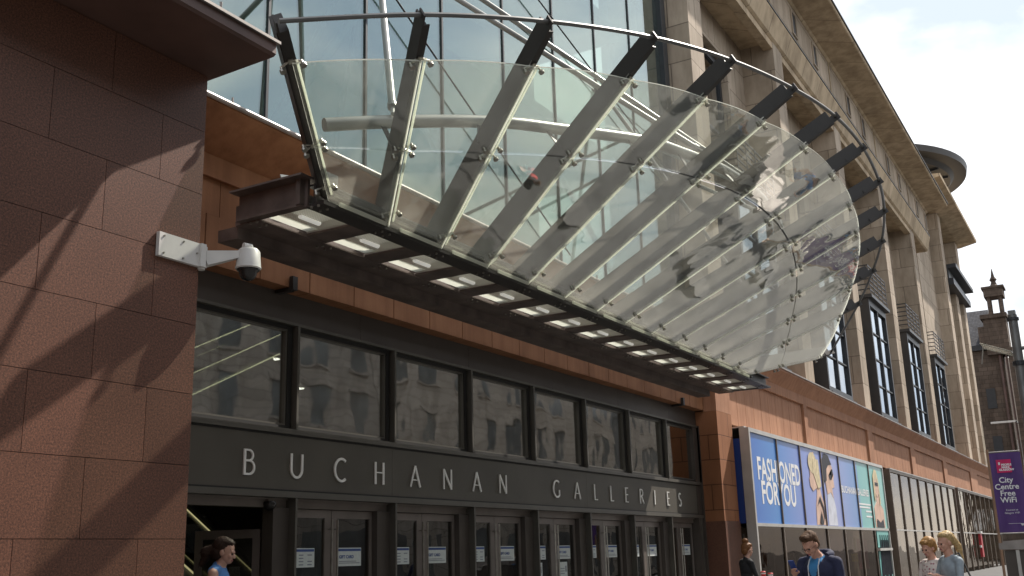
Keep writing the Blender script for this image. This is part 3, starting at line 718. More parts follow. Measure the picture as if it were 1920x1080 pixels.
# brackets to the building
for xx in (10.9,26.1):
    m=MB(); m.box(xx,xx+.10,9.86,9.93,5.40,5.60); m.box(xx,xx+.10,9.93,10.2,5.39,5.44); m.build('wall_bracket','steel_dark',CP)

# ------------------------------------------------------------------ sandstone building
SB=thing('sandstone_building',(50,14,0),'long pale sandstone building with tall pilasters, dark bay windows and wide overhanging eaves','building')
PR=[29.4+9.93*k for k in range(0,5)]   # right edges of pilasters
# end pier + terracotta storey
m=MB(); m.box(27.905,29.15,9.6,10.6,2.42,5.42); m.build('terracotta_pier','terracotta',SB)
m=MB(); m.box(27.90,29.17,9.585,10.62,0,2.42); m.build('pier_base','granite',SB,tone=True)
box('back_wall','sandstone',SB,27.95,100,12.2,12.5,0,24)
pj=[29.15,37.3,37.74,47.76,48.79,58.07,59.21,68.91,70.25,81.14,84.84,96.48]
m=MB(); m.box(27.92,97,9.6,9.95,6.62,6.93); 
for a,b in ((27.92,29.15),(37.3,37.74),(47.76,48.79),(58.07,59.21),(68.91,70.25),(81.14,84.84),(96.48,97)):
    m.box(a,b,9.6,10.0,5.425 if a<28 else 5.1,6.62)
m.box(27.92,97,9.9,10.1,5.1,6.62) if False else None
m.build('terracotta_frame','terra_panel',SB)
for a,b in zip(pj[0::2],pj[1::2]):
    m=MB(); n_=int((b-a)/.75); st=(b-a-.12)/n_
    for k in range(n_): m.box(a+.06+k*st+.012,a+.06+(k+1)*st-.012,9.68,9.9,5.18,6.61)
    m.build('ribbed_panel','terra_panel',SB)
m=MB(); m.box(29.15,97,9.9,12.0,5.12,6.6); m.build('storey_core','cornice_brown',SB)
m=MB(); m.prism([(12.2,6.93),(9.6,6.93),(9.33,7.30),(9.3,7.33),(9.3,7.40),(12.2,7.46)],'X',28.02,97.3); m.build('cove_cornice','terra_panel',SB)
m=MB(); m.box(28.02,97.35,9.27,9.45,7.40,7.44)
m.build('cornice_flashing','lead',SB)
# pilasters
zt=21.2
for k,xr in enumerate(PR):
    m=MB(); m.box(xr-1.25,xr,9.6,11.4,7.44,zt); m.build('pilaster','sandstone',SB)
m=MB()
for k in range(4):
    a=PR[k]; b=PR[k+1]-1.25
    m.box(a,a+1.9,10.9,11.3,7.44,zt-.02); m.box(a+6.1,b,10.9,11.3,7.44,zt-.02); m.box(a+1.9,a+6.1,10.9,11.3,19.6,zt-.02)
    m.box(a+1.75,a+1.9,10.75,10.9,7.44,19.75); m.box(a+6.1,a+6.25,10.75,10.9,7.44,19.75); m.box(a+1.9,a+6.1,10.75,10.9,19.6,19.75)
m.build('recessed_wall','sandstone',SB)
m=MB()
for k in range(4):
    a=PR[k]; b=PR[k+1]-1.25; m.box(a,b,9.62,9.98,zt-.3,zt-.001)
m.build('bay_soffit','soffit_stone',SB)
XE=PR[-1]+2.0
m=MB(); m.prism([(11.5,zt),(9.6,zt),(9.5,zt+.08),(9.28,22.1),(9.28,22.2),(11.5,22.2)],'X',27.9,XE+3); m.build('architrave','soffit_stone',SB)
m=MB(); m.box(27.95,XE+2.95,9.33,11.5,22.2,23.95)
m.build('attic_wall','sandstone',SB)
m=MB(); m.prism([(11.5,23.9),(9.30,23.95),(9.22,24.05),(7.95,24.2),(7.9,24.24),(7.9,24.36),(12.5,24.9)],'X',27.9,74.3); m.build('eave','soffit_stone',SB)
m=MB(); m.box(27.9,74.35,7.84,7.95,24.362,24.42); m.box(27.9,XE+2.9,9.25,9.33,22.2,22.26); m.build('eave_flashing','window_dark',SB)
for x in [40.8-9.85,44.2-9.85,40.8,44.2,50.6,54.0,60.5,63.9,69.9,73.4]:
    m=MB(); m.box(x-.38,x+.38,9.27,9.328,22.55,22.62); m.box(x-.38,x-.28,9.27,9.328,22.62,23.6); m.box(x+.28,x+.38,9.27,9.328,22.62,23.6); m.box(x-.38,x+.38,9.27,9.328,23.6,23.67)
    wf=m.build('attic_window','sandstone',SB); box('pane','window_dark',wf,x-.28,x+.28,9.315,9.3285,22.62,23.6)
m=MB()
for x in [37.1,46.9,57.0,66.8]: m.box(x,x+.08,9.29,9.326,22.2,23.9)
m.each('downpipe_joint','soffit_stone',SB)
# oriels
for k in range(0,5):
    a=PR[k]+2.0 if k<4 else PR[k]+1.6; b=a+4.05
    z0,z1=7.46,13.35
    m=MB(); m.box(a,a+.18,9.55,10.9,z0,z1); m.box(b-.18,b,9.55,10.9,z0,z1); m.box(a+.18,b-.18,9.55,9.75,z0,z0+.35); m.box(a+.18,b-.18,9.55,9.75,z1-.35,z1)
    m.box((a+b)/2-.07,(a+b)/2+.07,9.57,9.72,z0+.35,z1-.35)
    m.box(a-.1,b+.25,9.35,11.0,z1,z1+.16); m.box(a,b+.1,9.42,9.5,z0-.005,z0+.12)
    bz=[z0+.35+(z1-z0-.7)*j/4 for j in range(5)]
    for z in bz[1:-1]: m.box(a+.18,b-.18,9.6,9.68,z-.03,z+.03)
    og=m.build('bay_window','window_dark',SB)
    gl=MB()
    for j in range(4):
        for (p,q) in ((a+.18,(a+b)/2-.07),((a+b)/2+.07,b-.18)): 
            gl.box(p+.01,q-.01,9.66,9.67,bz[j]+.03,bz[j+1]-.03)
    gl.build('pane','oriel_glass',og)
    box('interior','interior_wall',og,a+.2,b-.2,10.2,10.3,z0+.1,z1-.1)
    rl=MB()
    for z in (13.75,14.0,14.25,14.5,14.75,14.95): rl.box(a-.02,b+.1,9.42,9.46,z,z+.05); rl.box(a-.02,a+.02,9.46,10.8,z,z+.05)
    for j in range(5): xx=a+(b-a)*j/4; rl.box(xx-.03,xx+.03,9.40,9.418,13.51,15.0)
    rl.build('balcony_rail','window_dark',og)
    if k<4:
        m=MB(); m.box(a+.02,a+.2,11.0,11.25,13.6,19.55); m.box(b-.2,b,11.0,11.25,13.6,19.55); m.box((a+b)/2-.06,(a+b)/2+.06,11.0,11.2,13.6,19.55); m.box(a+.2,b-.2,11.0,11.2,19.3,19.55); m.box(a+.2,b-.2,11.02,11.16,16.4,16.5)
        m.bar((a+.2,11.1,18.3),((a+b)/2-.06,11.1,17.2),.05,.08,(0,1,0)); m.bar(((a+b)/2+.06,11.1,17.9),(b-.2,11.1,16.8),.05,.08,(0,1,0))
        uw=m.build('upper_window','window_dark',SB); box('pane','oriel_glass',uw,a+.2,b-.2,11.08,11.1,13.6,19.3)
# drum and second block
m=MB()
for (p,q) in ((82.3,83.7),(87.3,88.8),(91.6,93.1)): m.box(p,q,9.6,12.2,7.44,26.3 if p<84 or p>90 else 21.0)
m.box(75.2,82.3,10.4,12.2,7.44,26.3); m.box(83.7,91.6,10.8,12.2,7.44,26.3)
m.build('end_block','sandstone',SB)
m=MB(); m.box(83.72,93.4,9.2,10.8,20.9,21.4); m.box(83.72,93.8,8.9,10.8,22.2,22.5); m.box(83.72,93.2,9.5,10.8,21.4,22.2); m.box(83.72,84.6,9.75,10.8,22.5,26.2); m.build('end_balcony','window_dark',SB)
m=MB(); m.prism([(13,26.3),(9.5,26.32),(8.15,26.6),(8.12,26.8),(13,27.3)],'X',74.6,94.2); m.build('end_eave','soffit_stone',SB)
dc=(83.2,16.3,29.6)
m=MB(); m.lathe(dc,[(3.0,-2.8),(3.0,-.3),(7.9,-.3),(8.2,0.0),(9.1,.05),(9.2,.5),(8.9,.6),(3,.65)],64); m.build('roof_drum','drum_dark',SB,smooth=True)
m=MB(); 
for k in range(20):
    t=2*math.pi*k/20; m.bar((dc[0]+3*math.cos(t),dc[1]+3*math.sin(t),dc[2]-.42),(dc[0]+7.8*math.cos(t),dc[1]+7.8*math.sin(t),dc[2]-.42),.15,.12)
m.each('drum_rib','window_dark',SB)

# ------------------------------------------------------------------ advert display box
AD=thing('advert_display',(38,9.4,0),'long shopfront box with blue and turquoise fashion advert panels above dark glazing','advertisement')
m=MB(); m.box(29.3,47.9,9.17,9.3,4.93,5.05); m.box(29.3,29.42,9.17,9.3,0,4.93); m.box(29.42,47.9,9.17,9.3,2.28,2.37); m.box(47.8,47.9,9.17,9.3,0,4.93)
m.box(29.3,29.42,9.3,9.45,0,5.05); m.box(29.3,47.9,9.3,10.4,5.05,5.09); m.build('frame','alum',AD)
jb=[29.42,32.04,34.63,37.33,39.87,42.53,44.99,47.8]
m=MB()
for x in jb[1:-1]: m.box(x-.035,x+.035,9.17,9.29,2.372,4.928)
for x in jb[1:-1]: m.box(x-.05,x+.05,9.18,9.29,0,2.278)
m.each('glazing_bar','frame_bronze',AD)
ap=MB()
for a,b in zip(jb[:-1],jb[1:]): ap.box(a+(.036 if a>29.5 else 0),b-(.036 if b<47.7 else 0),9.21,9.24,2.374,4.926)
pn=ap.build('advert_panel','advert',AD)
box('side_panel','print_navy',AD,29.31,29.33,9.46,10.35,2.37,4.75); box('side_post','frame_bronze',AD,29.3,29.42,10.36,10.5,0,5.05)
def adline(fn):
    t=MB(); fn(t); t.build('advert_text','white_print',pn)
adline(lambda t: text_mb(t,'FASHIONED',.92,lambda u,v,w_: (29.93+u,9.205-w_*.1,3.62+v),bold=.018,sx=.915))
adline(lambda t: text_mb(t,'FORYOU',.92,lambda u,v,w_: (30.15+u,9.205-w_*.1,2.94+v),bold=.02,sx=.98))
adline(lambda t: text_mb(t,'BUCHANAN GALLERIES',.36,lambda u,v,w_: (40.05+u,9.205-w_*.1,3.62+v),bold=.008,sx=1.22))
for x0,x1,z0 in ((42.7,44.8,3.25),(42.7,44.6,3.13),(43.8,44.85,2.98),(43.8,44.85,2.78)): adline(lambda t: t.box(x0,x1,9.203,9.2065,z0,z0+.06))
def flat(mb,poly,x0,z0,sx,sz,y,mi):
    mb.prism([(x0+p[0]*sx,z0+p[1]*sz) for p in poly],'Y',y,y+.006,mi)
def ell(cx,cy,rx,ry,n=18): return [(cx+rx*math.cos(2*math.pi*i/n),cy+ry*math.sin(2*math.pi*i/n)) for i in range(n)]
FM=['print_skin','print_blond','print_black','print_pale']
fg=MB()  # woman: 0 skin 1 blond 2 black 3 pale
W=lambda poly,y,mi: flat(fg,poly,35.1,2.40,1,1,y,mi)
W([(.95,0),(2.15,0),(2.12,.75),(1.85,1.05),(1.72,1.35),(1.35,1.35),(1.32,1.05),(1.05,.6)],9.200,0)
W([(.55,1.25),(.50,1.5),(.62,1.62),(.62,1.95),(.72,2.3),(1.3,2.45),(1.6,1.9),(1.45,1.25),(.85,1.1)],9.195,0)
W(ell(1.05,2.05,.56,.36),9.190,1); W([(1.0,1.75),(1.5,1.2),(1.95,1.3),(1.8,2.2),(1.1,2.2)],9.185,1)
W([(1.1,.62),(1.25,.68),(1.6,.95),(2.0,.6),(2.1,.2),(2.0,.2),(1.9,.55),(1.6,.8)],9.180,2); W([(1.35,.1),(1.6,.45),(1.8,.1),(1.7,0),(1.45,0)],9.175,2)
fg.build('advert_figure',FM,pn); fg=MB()
Wm=lambda poly,y,mi: flat(fg,poly,37.4,2.40,1,1,y,mi)
Wm([(.25,0),(1.55,0),(1.5,.6),(1.25,1.1),(.9,1.25),(.45,1.2)],9.200,3)
Wm([(.45,1.05),(.95,1.15),(1.25,.95),(1.2,1.3),(1.55,1.35),(1.5,1.6),(1.6,1.75),(1.4,2.1),(.8,2.3),(.35,2.0),(.35,1.4)],9.195,0)
Wm([(.0,1.6),(.05,2.25),(.5,2.5),(1.0,2.45),(1.4,2.15),(.9,2.1),(.6,1.95),(.5,1.55),(.2,1.45)],9.190,2); Wm([(.85,1.75),(1.5,1.8),(1.45,1.98),(1.3,1.98),(1.2,1.6),(.95,1.6)],9.185,2)
fg.build('advert_figure',FM,pn); fg=MB()
Wr=lambda poly,y,mi: flat(fg,poly,45.1,2.40,1,1,y,mi)
Wr([(.3,0),(2.2,0),(2.15,.75),(1.5,1.05),(1.45,1.3),(.95,1.3),(.9,1.05),(.35,.8)],9.200,0); Wr(ell(1.15,1.75,.45,.5),9.190,0)
Wr([(.55,1.4),(.6,2.1),(1.0,2.4),(1.4,2.35),(1.65,1.9),(1.7,1.0),(1.5,.9),(1.5,1.7),(1.2,2.05),(.85,1.9),(.8,1.2),(.6,1.0)],9.185,1); Wr([(.85,1.72),(1.5,1.72),(1.5,1.85),(.85,1.85)],9.180,2)
Wr([(.5,0),(1.9,0),(1.8,.35),(1.2,.2),(.6,.35)],9.178,2)
fg.build('advert_figure',FM,pn)
gz=MB()
for a,b in zip(jb[:-1],jb[1:]): gz.box(a+.052,b-.052,9.22,9.235,.3,2.276)
gz.each('shop_glazing','shop_glass',AD)
box('lower_advert','advert',AD,34.7,39.8,9.24,9.25,.2,2.27)
m=MB(); m.box(29.5,47.8,10.2,10.3,0,2.28); m.box(29.5,47.8,9.3,10.2,.02,.04); m.build('display_back','interior_wall',AD)
box('shop_poster','magenta',AD,40.3,41.3,9.5,9.52,.8,1.95); box('shop_poster','magenta',AD,43.0,44.7,9.5,9.52,.8,1.95); box('shop_poster','lime',AD,42.2,42.5,9.45,9.47,1.5,2.0)
t_=MB(); text_mb(t_,'BOYS',.42,lambda u,v,w_: (40.9+u,9.30-w_*.1,1.12+v),bold=.01); t_.build('shop_text','lime',AD)
m=MB()
for k in range(5): m.box(30.3+.3*k,30.45+.3*k,9.9,10.0,.4,2.1-.12*k)
m.box(31.0,32.0,9.7,9.9,.7,.85); m.build('display_rack','steel_grey',AD)
for k,(xx,hh,mm) in enumerate(((31.6,1.5,'hair_dark'),(33.2,1.7,'cornice_brown'),(34.2,1.2,'print_pale'),(41.9,1.6,'cornice_brown'),(46.2,1.6,'hair_dark'))):
    m=MB(); m.box(xx,xx+.5,9.6,9.9,.3,hh); m.box(xx+.1,xx+.35,9.62,9.9,hh,hh+.3); m.build('shop_dummy',mm,AD)
m=MB(); m.box(45.3,47.6,9.19,9.205,1.6,2.27); m.box(45.3,47.6,9.19,9.205,.2,1.45); m.build('narrow_poster','aqua',AD)
m=MB()
for k in range(9): m.tube([(45.5+.24*k,9.18,.3+.1*(k%3)),(45.8+.2*k,9.18,2.1-.2*(k%2))],.05,5,.02)
m.build('poster_print','print_black',AD)
m=MB(); m.box(45.2,47.75,9.1,9.2,1.47,1.57); m.build('poster_rail','alum',AD)
# grey glass display boxes further on
def gbox(x0,x1,lab,n,zt_,steps):
    t=thing('glazed_shopfront',((x0+x1)/2,9.4,0),lab,'shopfront','bronze glazed shopfront boxes')
    m=MB(); m.box(x0,x1,9.15,9.3,zt_-.09,zt_+.03); m.box(x0,x0+.12,9.15,9.3,0,zt_-.09); m.box(x1-.12,x1,9.15,9.3,0,zt_-.09); m.box(x0,x0+.12,9.3,10.2,0,zt_+.03); m.build('frame','frame_bronze',t)
    m=MB(); m.box(x0-.02,x1+.02,9.12,9.3,zt_+.032,zt_+.07); m.box(x0+.12,x1-.12,9.17,9.3,2.3,2.36); m.build('trim','alum',t)
    st=(x1-x0-.24)/n; m=MB(); m2=MB()
    for k in range(n):
        a=x0+.12+k*st
        if k: m.box(a-.06,a+.06,9.165,9.3,0,2.298); m.box(a-.06,a+.06,9.165,9.3,2.362,zt_-.092)
        m2.box(a+.065,a+st-.065,9.22,9.24,.25,2.298); m2.box(a+.065,a+st-.065,9.22,9.24,2.362,zt_-.092)
    m.each('glazing_bar','frame_bronze',t); m2.each('glazing','smoke_glass',t)
    m=MB(); m.box(x0+.1,x1-.1,10.0,10.1,0,zt_-.1)
    m.build('back_panel','interior_wall',t)
    if steps:
        m=MB()
        for k in range(9): m.box(x0+1.0,x0+3.0,9.5,9.55,2.6+.2*k,2.72+.2*k)
        m.build('vent_louvre','white_paint',t)
gbox(49.3,69.0,'bronze glazed shopfront with white louvre, beside the blue advert box',8,4.96,True)
gbox(70.3,91.5,'bronze glazed shopfront at the far end behind the purple banner',8,4.98,False)
m=thing('wall_sign',(77,8.9,0),'small red and white projecting sign on the far glazed shopfront','sign')
q=MB(); q.box(76.6,77.3,8.95,9.1,.8,2.3); q.build('sign_face','red',m); q=MB(); q.box(76.4,77.4,8.9,9.12,2.32,2.45); q.box(76.2,76.59,8.95,9.05,1.4,1.55); q.build('sign_bracket','white_paint',m)

# ------------------------------------------------------------------ far end of the street
CH=thing('gabled_stone_building',(112,15,0),'dark stone building with slate roof and ornate chimney turret at the end of the street','building')
m=MB(); m.box(108,140,8.5,40,0,19.6); m.build('wall','old_stone',CH)
m=MB(); m.box(107.7,140,8.9,40,19.6,20.1); m.build('eaves','window_dark',CH)
m=MB(); m.prism([(108.0,20.1),(112.5,24.4),(117,20.1)],'Y',9.6,42); m.build('roof','slate',CH)
m=MB(); m.box(107.4,109.6,7.75,9.75,19.0,22.7); m.box(107.2,109.8,7.6,9.95,22.5,22.9); m.box(107.5,110.5,9.75,10.3,20.2,21.8); m.box(107.6,110,7.6,8.0,9,19.6)
ch=m.build('gable','old_stone',CH)
m=MB()
for (x,y) in ((107.7,8.0),(108.9,8.0),(107.7,9.0),(108.9,9.0)): m.tube([(x,y,22.9),(x,y,24.6)],.17,8)
m.box(107.3,109.3,7.65,9.35,24.6,25.4); m.box(107.2,109.4,7.5,9.5,25.4,25.6); m.lathe((108.3,8.4,25.6),[(.7,0),(.3,.3),(.2,.6),(.34,.8),(.16,1.1),(.03,1.9)],12)
m.build('chimney','old_stone',ch)
m=MB()
for z in (5,9.5,14): m.box(107.94,107.999,9.6,10.4,z,z+1.9)
m.each('window','window_dark',CH)
m=MB(); m.tube([(107.85,8.75,0),(107.85,8.75,19.5)],.13,8); m.tube([(107.85,8.2,2),(107.85,8.2,19.5)],.09,8); m.each('drainpipe','cornice_brown',CH)
m=MB(); m.box(106.0,106.2,8.0,10.2,12.38,12.55); m.box(106.0,108.0,8.0,8.1,12.38,12.5); m.build('wall_arm','white_paint',CH)
m=MB(); m.box(107.9,107.999,8.0,8.35,8.6,10.9); m.build('sash_window','white_paint',CH)
FB=thing('far_corner_building',(150,0,0),'distant red brown stone building with sash windows at the right edge','building')
m=MB(); m.box(128,190,2.2,8.8,0,20); m.build('wall','old_stone',FB)
m=MB()
for z in (3,7.5,12,16.5):
    for y in (3.2,5.0,6.8,8.0): m.box(127.9,128,y,y+.9,z,z+2.4)
fw=m.build('window','white_paint',FB)
m=MB()
for z in (3,7.5,12,16.5):
    for y in (3.2,5.0,6.8,8.0): m.box(127.86,127.895,y+.12,y+.78,z+.12,z+2.28)
m.build('pane','oriel_glass',fw)
m=MB(); m.prism([(2.0,20),(5.5,23),(9.0,20)],'X',127.8,190); m.build('roof','slate',FB)
# glass awning by the lamp column
GA=thing('glass_awning',(70,6,14),'small pale glass awning projecting beside the grey lamp column','awning')
m=MB(); m.slab([(98,7.0,17.6),(98,9.4,18.6),(101,9.4,18.6),(101,7.0,17.6)],(0,0,1),.05); m.build('awning_glass','canopy_glass',GA)
m=MB(); m.bar((98,7.0,17.55),(98,9.4,18.55),.06,.06); m.bar((101,7.0,17.55),(101,9.4,18.55),.06,.06); m.bar((98,7.0,17.55),(101,7.0,17.55),.06,.06); m.tube([(99.5,9.3,18.5),(99.5,9.6,17)],.05,6); m.build('awning_frame','steel_grey',GA)
# lamp column (leaning lines come from perspective; the column is upright)
LC=thing('lamp_column',(40,2.66,0),'tall grey steel lamp column at the right edge of the street','lamp post')
m=MB(); m.tube([(40,2.66,0),(40,2.66,9.4)],.19,16,.15); m.tube([(40,2.66,0),(40,2.66,.9)],.26,16); m.build('column','steel_grey',LC,smooth=True)
m=MB(); m.box(39.85,40.15,2.54,2.78,9.4,9.55); m.tube([(40,2.66,8.2),(40,2.3,8.2)],.07,8); m.build('lamp_head','steel_grey',LC)
m=MB(); m.tube([(40,2.66,7.6),(40,2.66,7.75)],.22,16); m.tube([(40,2.66,9.2),(40,2.66,9.3)],.2,16); m.build('collar','window_dark',LC)

# ------------------------------------------------------------------ banner
bd=36/16.
def bp(px,py,pz): return Vector((px*bd,py*bd,1.6+(pz-1.6)*bd))
pb=bp(15.92,1.63,1.6)
BN=thing('street_banner',(pb.x,pb.y,0),'purple banner about free wifi hanging from a slim pole','banner')
m=MB(); m.tube([(pb.x,pb.y,0),(pb.x,pb.y,4.45)],.04,12); m.tube([(pb.x,pb.y,0),(pb.x,pb.y,.25)],.1,12); m.build('pole','wall_tan',BN,smooth=True)
by0=pb.y-.04; by1=pb.y-.92; z0b,z1b=1.93,4.33
m=MB(); m.tube([(pb.x,pb.y,z1b+.03),(pb.x,by1,z1b+.03)],.02,8); m.tube([(pb.x,pb.y,z0b-.03),(pb.x,by1,z0b-.03)],.02,8); m.each('banner_arm','pole_steel',BN)
m=MB(); nseg=10; vs=[];fs=[]
for j in range(nseg+1):
    yy=by0+(by1-by0)*j/nseg; xx=pb.x-.02+.012*math.sin(j*1.3)
    vs+=[(xx,yy,z0b),(xx,yy,z1b),(xx+.012,yy,z0b),(xx+.012,yy,z1b)]
for j in range(nseg):
    o=4*j; fs+=[(o,o+4,o+5,o+1),(o+2,o+3,o+7,o+6),(o,o+2,o+6,o+4),(o+1,o+5,o+7,o+3)]
fs+=[(0,1,3,2),(4*nseg,4*nseg+2,4*nseg+3,4*nseg+1)]
m.add(vs,fs); cl=m.build('banner_cloth','purple',BN)
bx=pb.x-.040
def bt(s,size,y,z,mi=0,bold=0,al='LEFT'):
    bt.m=MB(); text_mb(bt.m,s,size,lambda u,v,w_: (bx-.006-w_*.3,y-u,z+v),bold=bold,align=al,mi=mi); bt.m.build('banner_text','white_print',bt.par)
bt.par=cl; yc=(by0+by1)/2+.06
for r_,s in enumerate(('City','Centre','Free','WiFi')): bt(s,.235,yc,3.42-.2*r_,bold=.004,al='CENTER')
bt('Connect at',.075,yc-.05,2.57,al='CENTER'); bt('Glasgow WiFi',.075,yc-.05,2.48,al='CENTER'); bt('wifi',.15,by1+.26,2.12,bold=.003); box('text_rule','white_print',cl,bx-.008,bx-.004,by0-.62,by0-.28,2.185,2.193)
m=MB(); m.box(bx-.004,bx+.004,yc-.21,yc+.21,3.72,4.12); lg=m.build('logo_patch','pink',cl)
bt.par=lg
for r_,s in enumerate(('PEOPLE','MAKE','GLASGOW')): bt(s,.085,yc+(.07 if r_<2 else .15),3.93-.075*r_,bold=.004)
box('logo_mark','white_print',lg,bx-.008,bx-.005,yc+.10,yc+.15,3.96,4.04)

# ------------------------------------------------------------------ kiosk at right edge
KX,KY=30.,2.85
KS=thing('street_kiosk',(KX,KY,0),'dark street kiosk with pale rounded roof below the purple banner','kiosk')
m=MB(); m.box(KX,KX+1.6,KY-1.6,KY+.15,.1,1.42); m.build('body','dark_frame',KS)
m=MB(); m.box(KX-.05,KX+1.7,KY-.75,KY+.25,1.46,1.62); m.prism([(KY+.25,1.46),(KY+.15,1.66),(KY-.5,1.70),(KY-.8,1.5),(KY-.8,1.44)],'X',KX-.06,KX+1.72); m.build('roof','lead',KS)
m=MB(); m.box(KX-.04,KX+.0,KY-.2,KY-.12,.1,1.44); m.box(KX-.04,KX+.0,KY-.95,KY-.87,.1,1.44); m.box(KX-.05,KX,KY-1.6,KY-.6,1.32,1.4); m.build('front_frame','alum',KS)

# ------------------------------------------------------------------ buildings behind the camera (seen in reflections)
def backb(x0,x1,h,matn,lab,y=-15.5):
    t=thing('stone_tenement',((x0+x1)/2,y,0),lab,'building')
    m=MB(); m.box(x0,x1,y-12,y,0,h); m.box(x0-.1,x1+.1,y-12.2,y+.4,h,h+.6); m.build('wall',matn,t)
    n=int((x1-x0)/3.2); st=(x1-x0)/n; fr=MB(); pn=MB()
    z=4.8
    while z<h-2:
        for k in range(n):
            c=x0+(k+.5)*st; fr.box(c-.85,c+.85,y+.001,y+.12,z-.15,z); fr.box(c-.85,c+.85,y+.001,y+.14,z+2.2,z+2.4); pn.box(c-.65,c+.65,y+.001,y+.03,z,z+2.2)
        z+=3.6
    for k in range(n): c=x0+(k+.5)*st; pn.box(c-1.2,c+1.2,y+.001,y+.04,.3,3.2)
    f=fr.build('window',matn,t); pn.build('pane','far_pane',f)
backb(-30,4,19.5,'far_stone','pale grey stone block opposite the granite pier, behind the photographer')
backb(4.2,24,18.5,'far_stone2','cream stone block with dark windows opposite the entrance doors')
backb(24.2,47,19,'far_stone','grey stone block opposite the advert display box')
backb(47.2,95,18,'far_stone2','long cream stone block opposite the far shopfronts')

# ------------------------------------------------------------------ people
def sdf_prim(P,p):
    k=p[0]
    if k=='c':
        a,ra,b,rb=np.array(p[1]),p[2],np.array(p[3]),p[4]; ab=b-a; t=np.clip(((P-a)@ab)/(ab@ab+1e-9),0,1); return np.linalg.norm(P-(a+t[:,None]*ab),axis=1)-(ra+(rb-ra)*t)
    c,r=np.array(p[1]),np.array(p[2]); q=(P-c)/r; l=np.linalg.norm(q,axis=1); return (l-1)*r.min()
def fuse(name,prims,mats,parent,voxel=.012,smooth=2,rule=None):
    bm=bmesh.new()
    for p in prims:
        if p[0]=='c':
            a,ra,b,rb=Vector(p[1]),p[2],Vector(p[3]),p[4]; n=6
            for i in range(2):
                c,r=(a,ra) if i==0 else (b,rb)
                bmesh.ops.create_icosphere(bm,subdivisions=2,radius=r,matrix=Matrix.Translation(c))
            d=b-a; rot=d.to_track_quat('Z','Y').to_matrix().to_4x4()
            bmesh.ops.create_cone(bm,cap_ends=True,segments=16,radius1=ra,radius2=rb,depth=d.length,matrix=Matrix.Translation((a+b)/2)@rot)
        else:
            bmesh.ops.create_icosphere(bm,subdivisions=3,radius=1,matrix=Matrix.Translation(p[1])@Matrix.Diagonal((*p[2],1)))
    me=bpy.data.meshes.new('tmp'); bm.to_mesh(me); bm.free()
    o=bpy.data.objects.new('tmp',me); S.collection.objects.link(o)
    rm=o.modifiers.new('r','REMESH'); rm.mode='VOXEL'; rm.voxel_size=voxel
    sm=o.modifiers.new('s','SMOOTH'); sm.iterations=smooth; sm.factor=.5
    dg=bpy.context.evaluated_depsgraph_get(); dg.update(); res=bpy.data.meshes.new_from_object(o.evaluated_get(dg)); bpy.data.objects.remove(o); bpy.data.meshes.remove(me)
    res.name=name; res.materials.clear()
    names=[]
    for p in prims:
        if p[5 if p[0]=='c' else 3] not in names: names.append(p[5 if p[0]=='c' else 3])
    extra=[m for m in mats if m not in names]; names+=extra
    for m in names: res.materials.append(M[m])
    nf=len(res.polygons); C=np.empty(nf*3); res.polygons.foreach_get('center',C); C=C.reshape(-1,3)
    Dm=np.stack([sdf_prim(C,p) for p in prims]); idx=Dm.argmin(0); mi=np.array([names.index(p[5 if p[0]=='c' else 3]) for p in prims])[idx]
    if rule: mi=rule(C,mi,names)
    res.polygons.foreach_set('material_index',mi.astype(np.int32)); res.polygons.foreach_set('use_smooth',[True]*nf)
    ob=bpy.data.objects.new(name,res); S.collection.objects.link(ob)
    if parent is not None: ob.parent=parent
    return ob
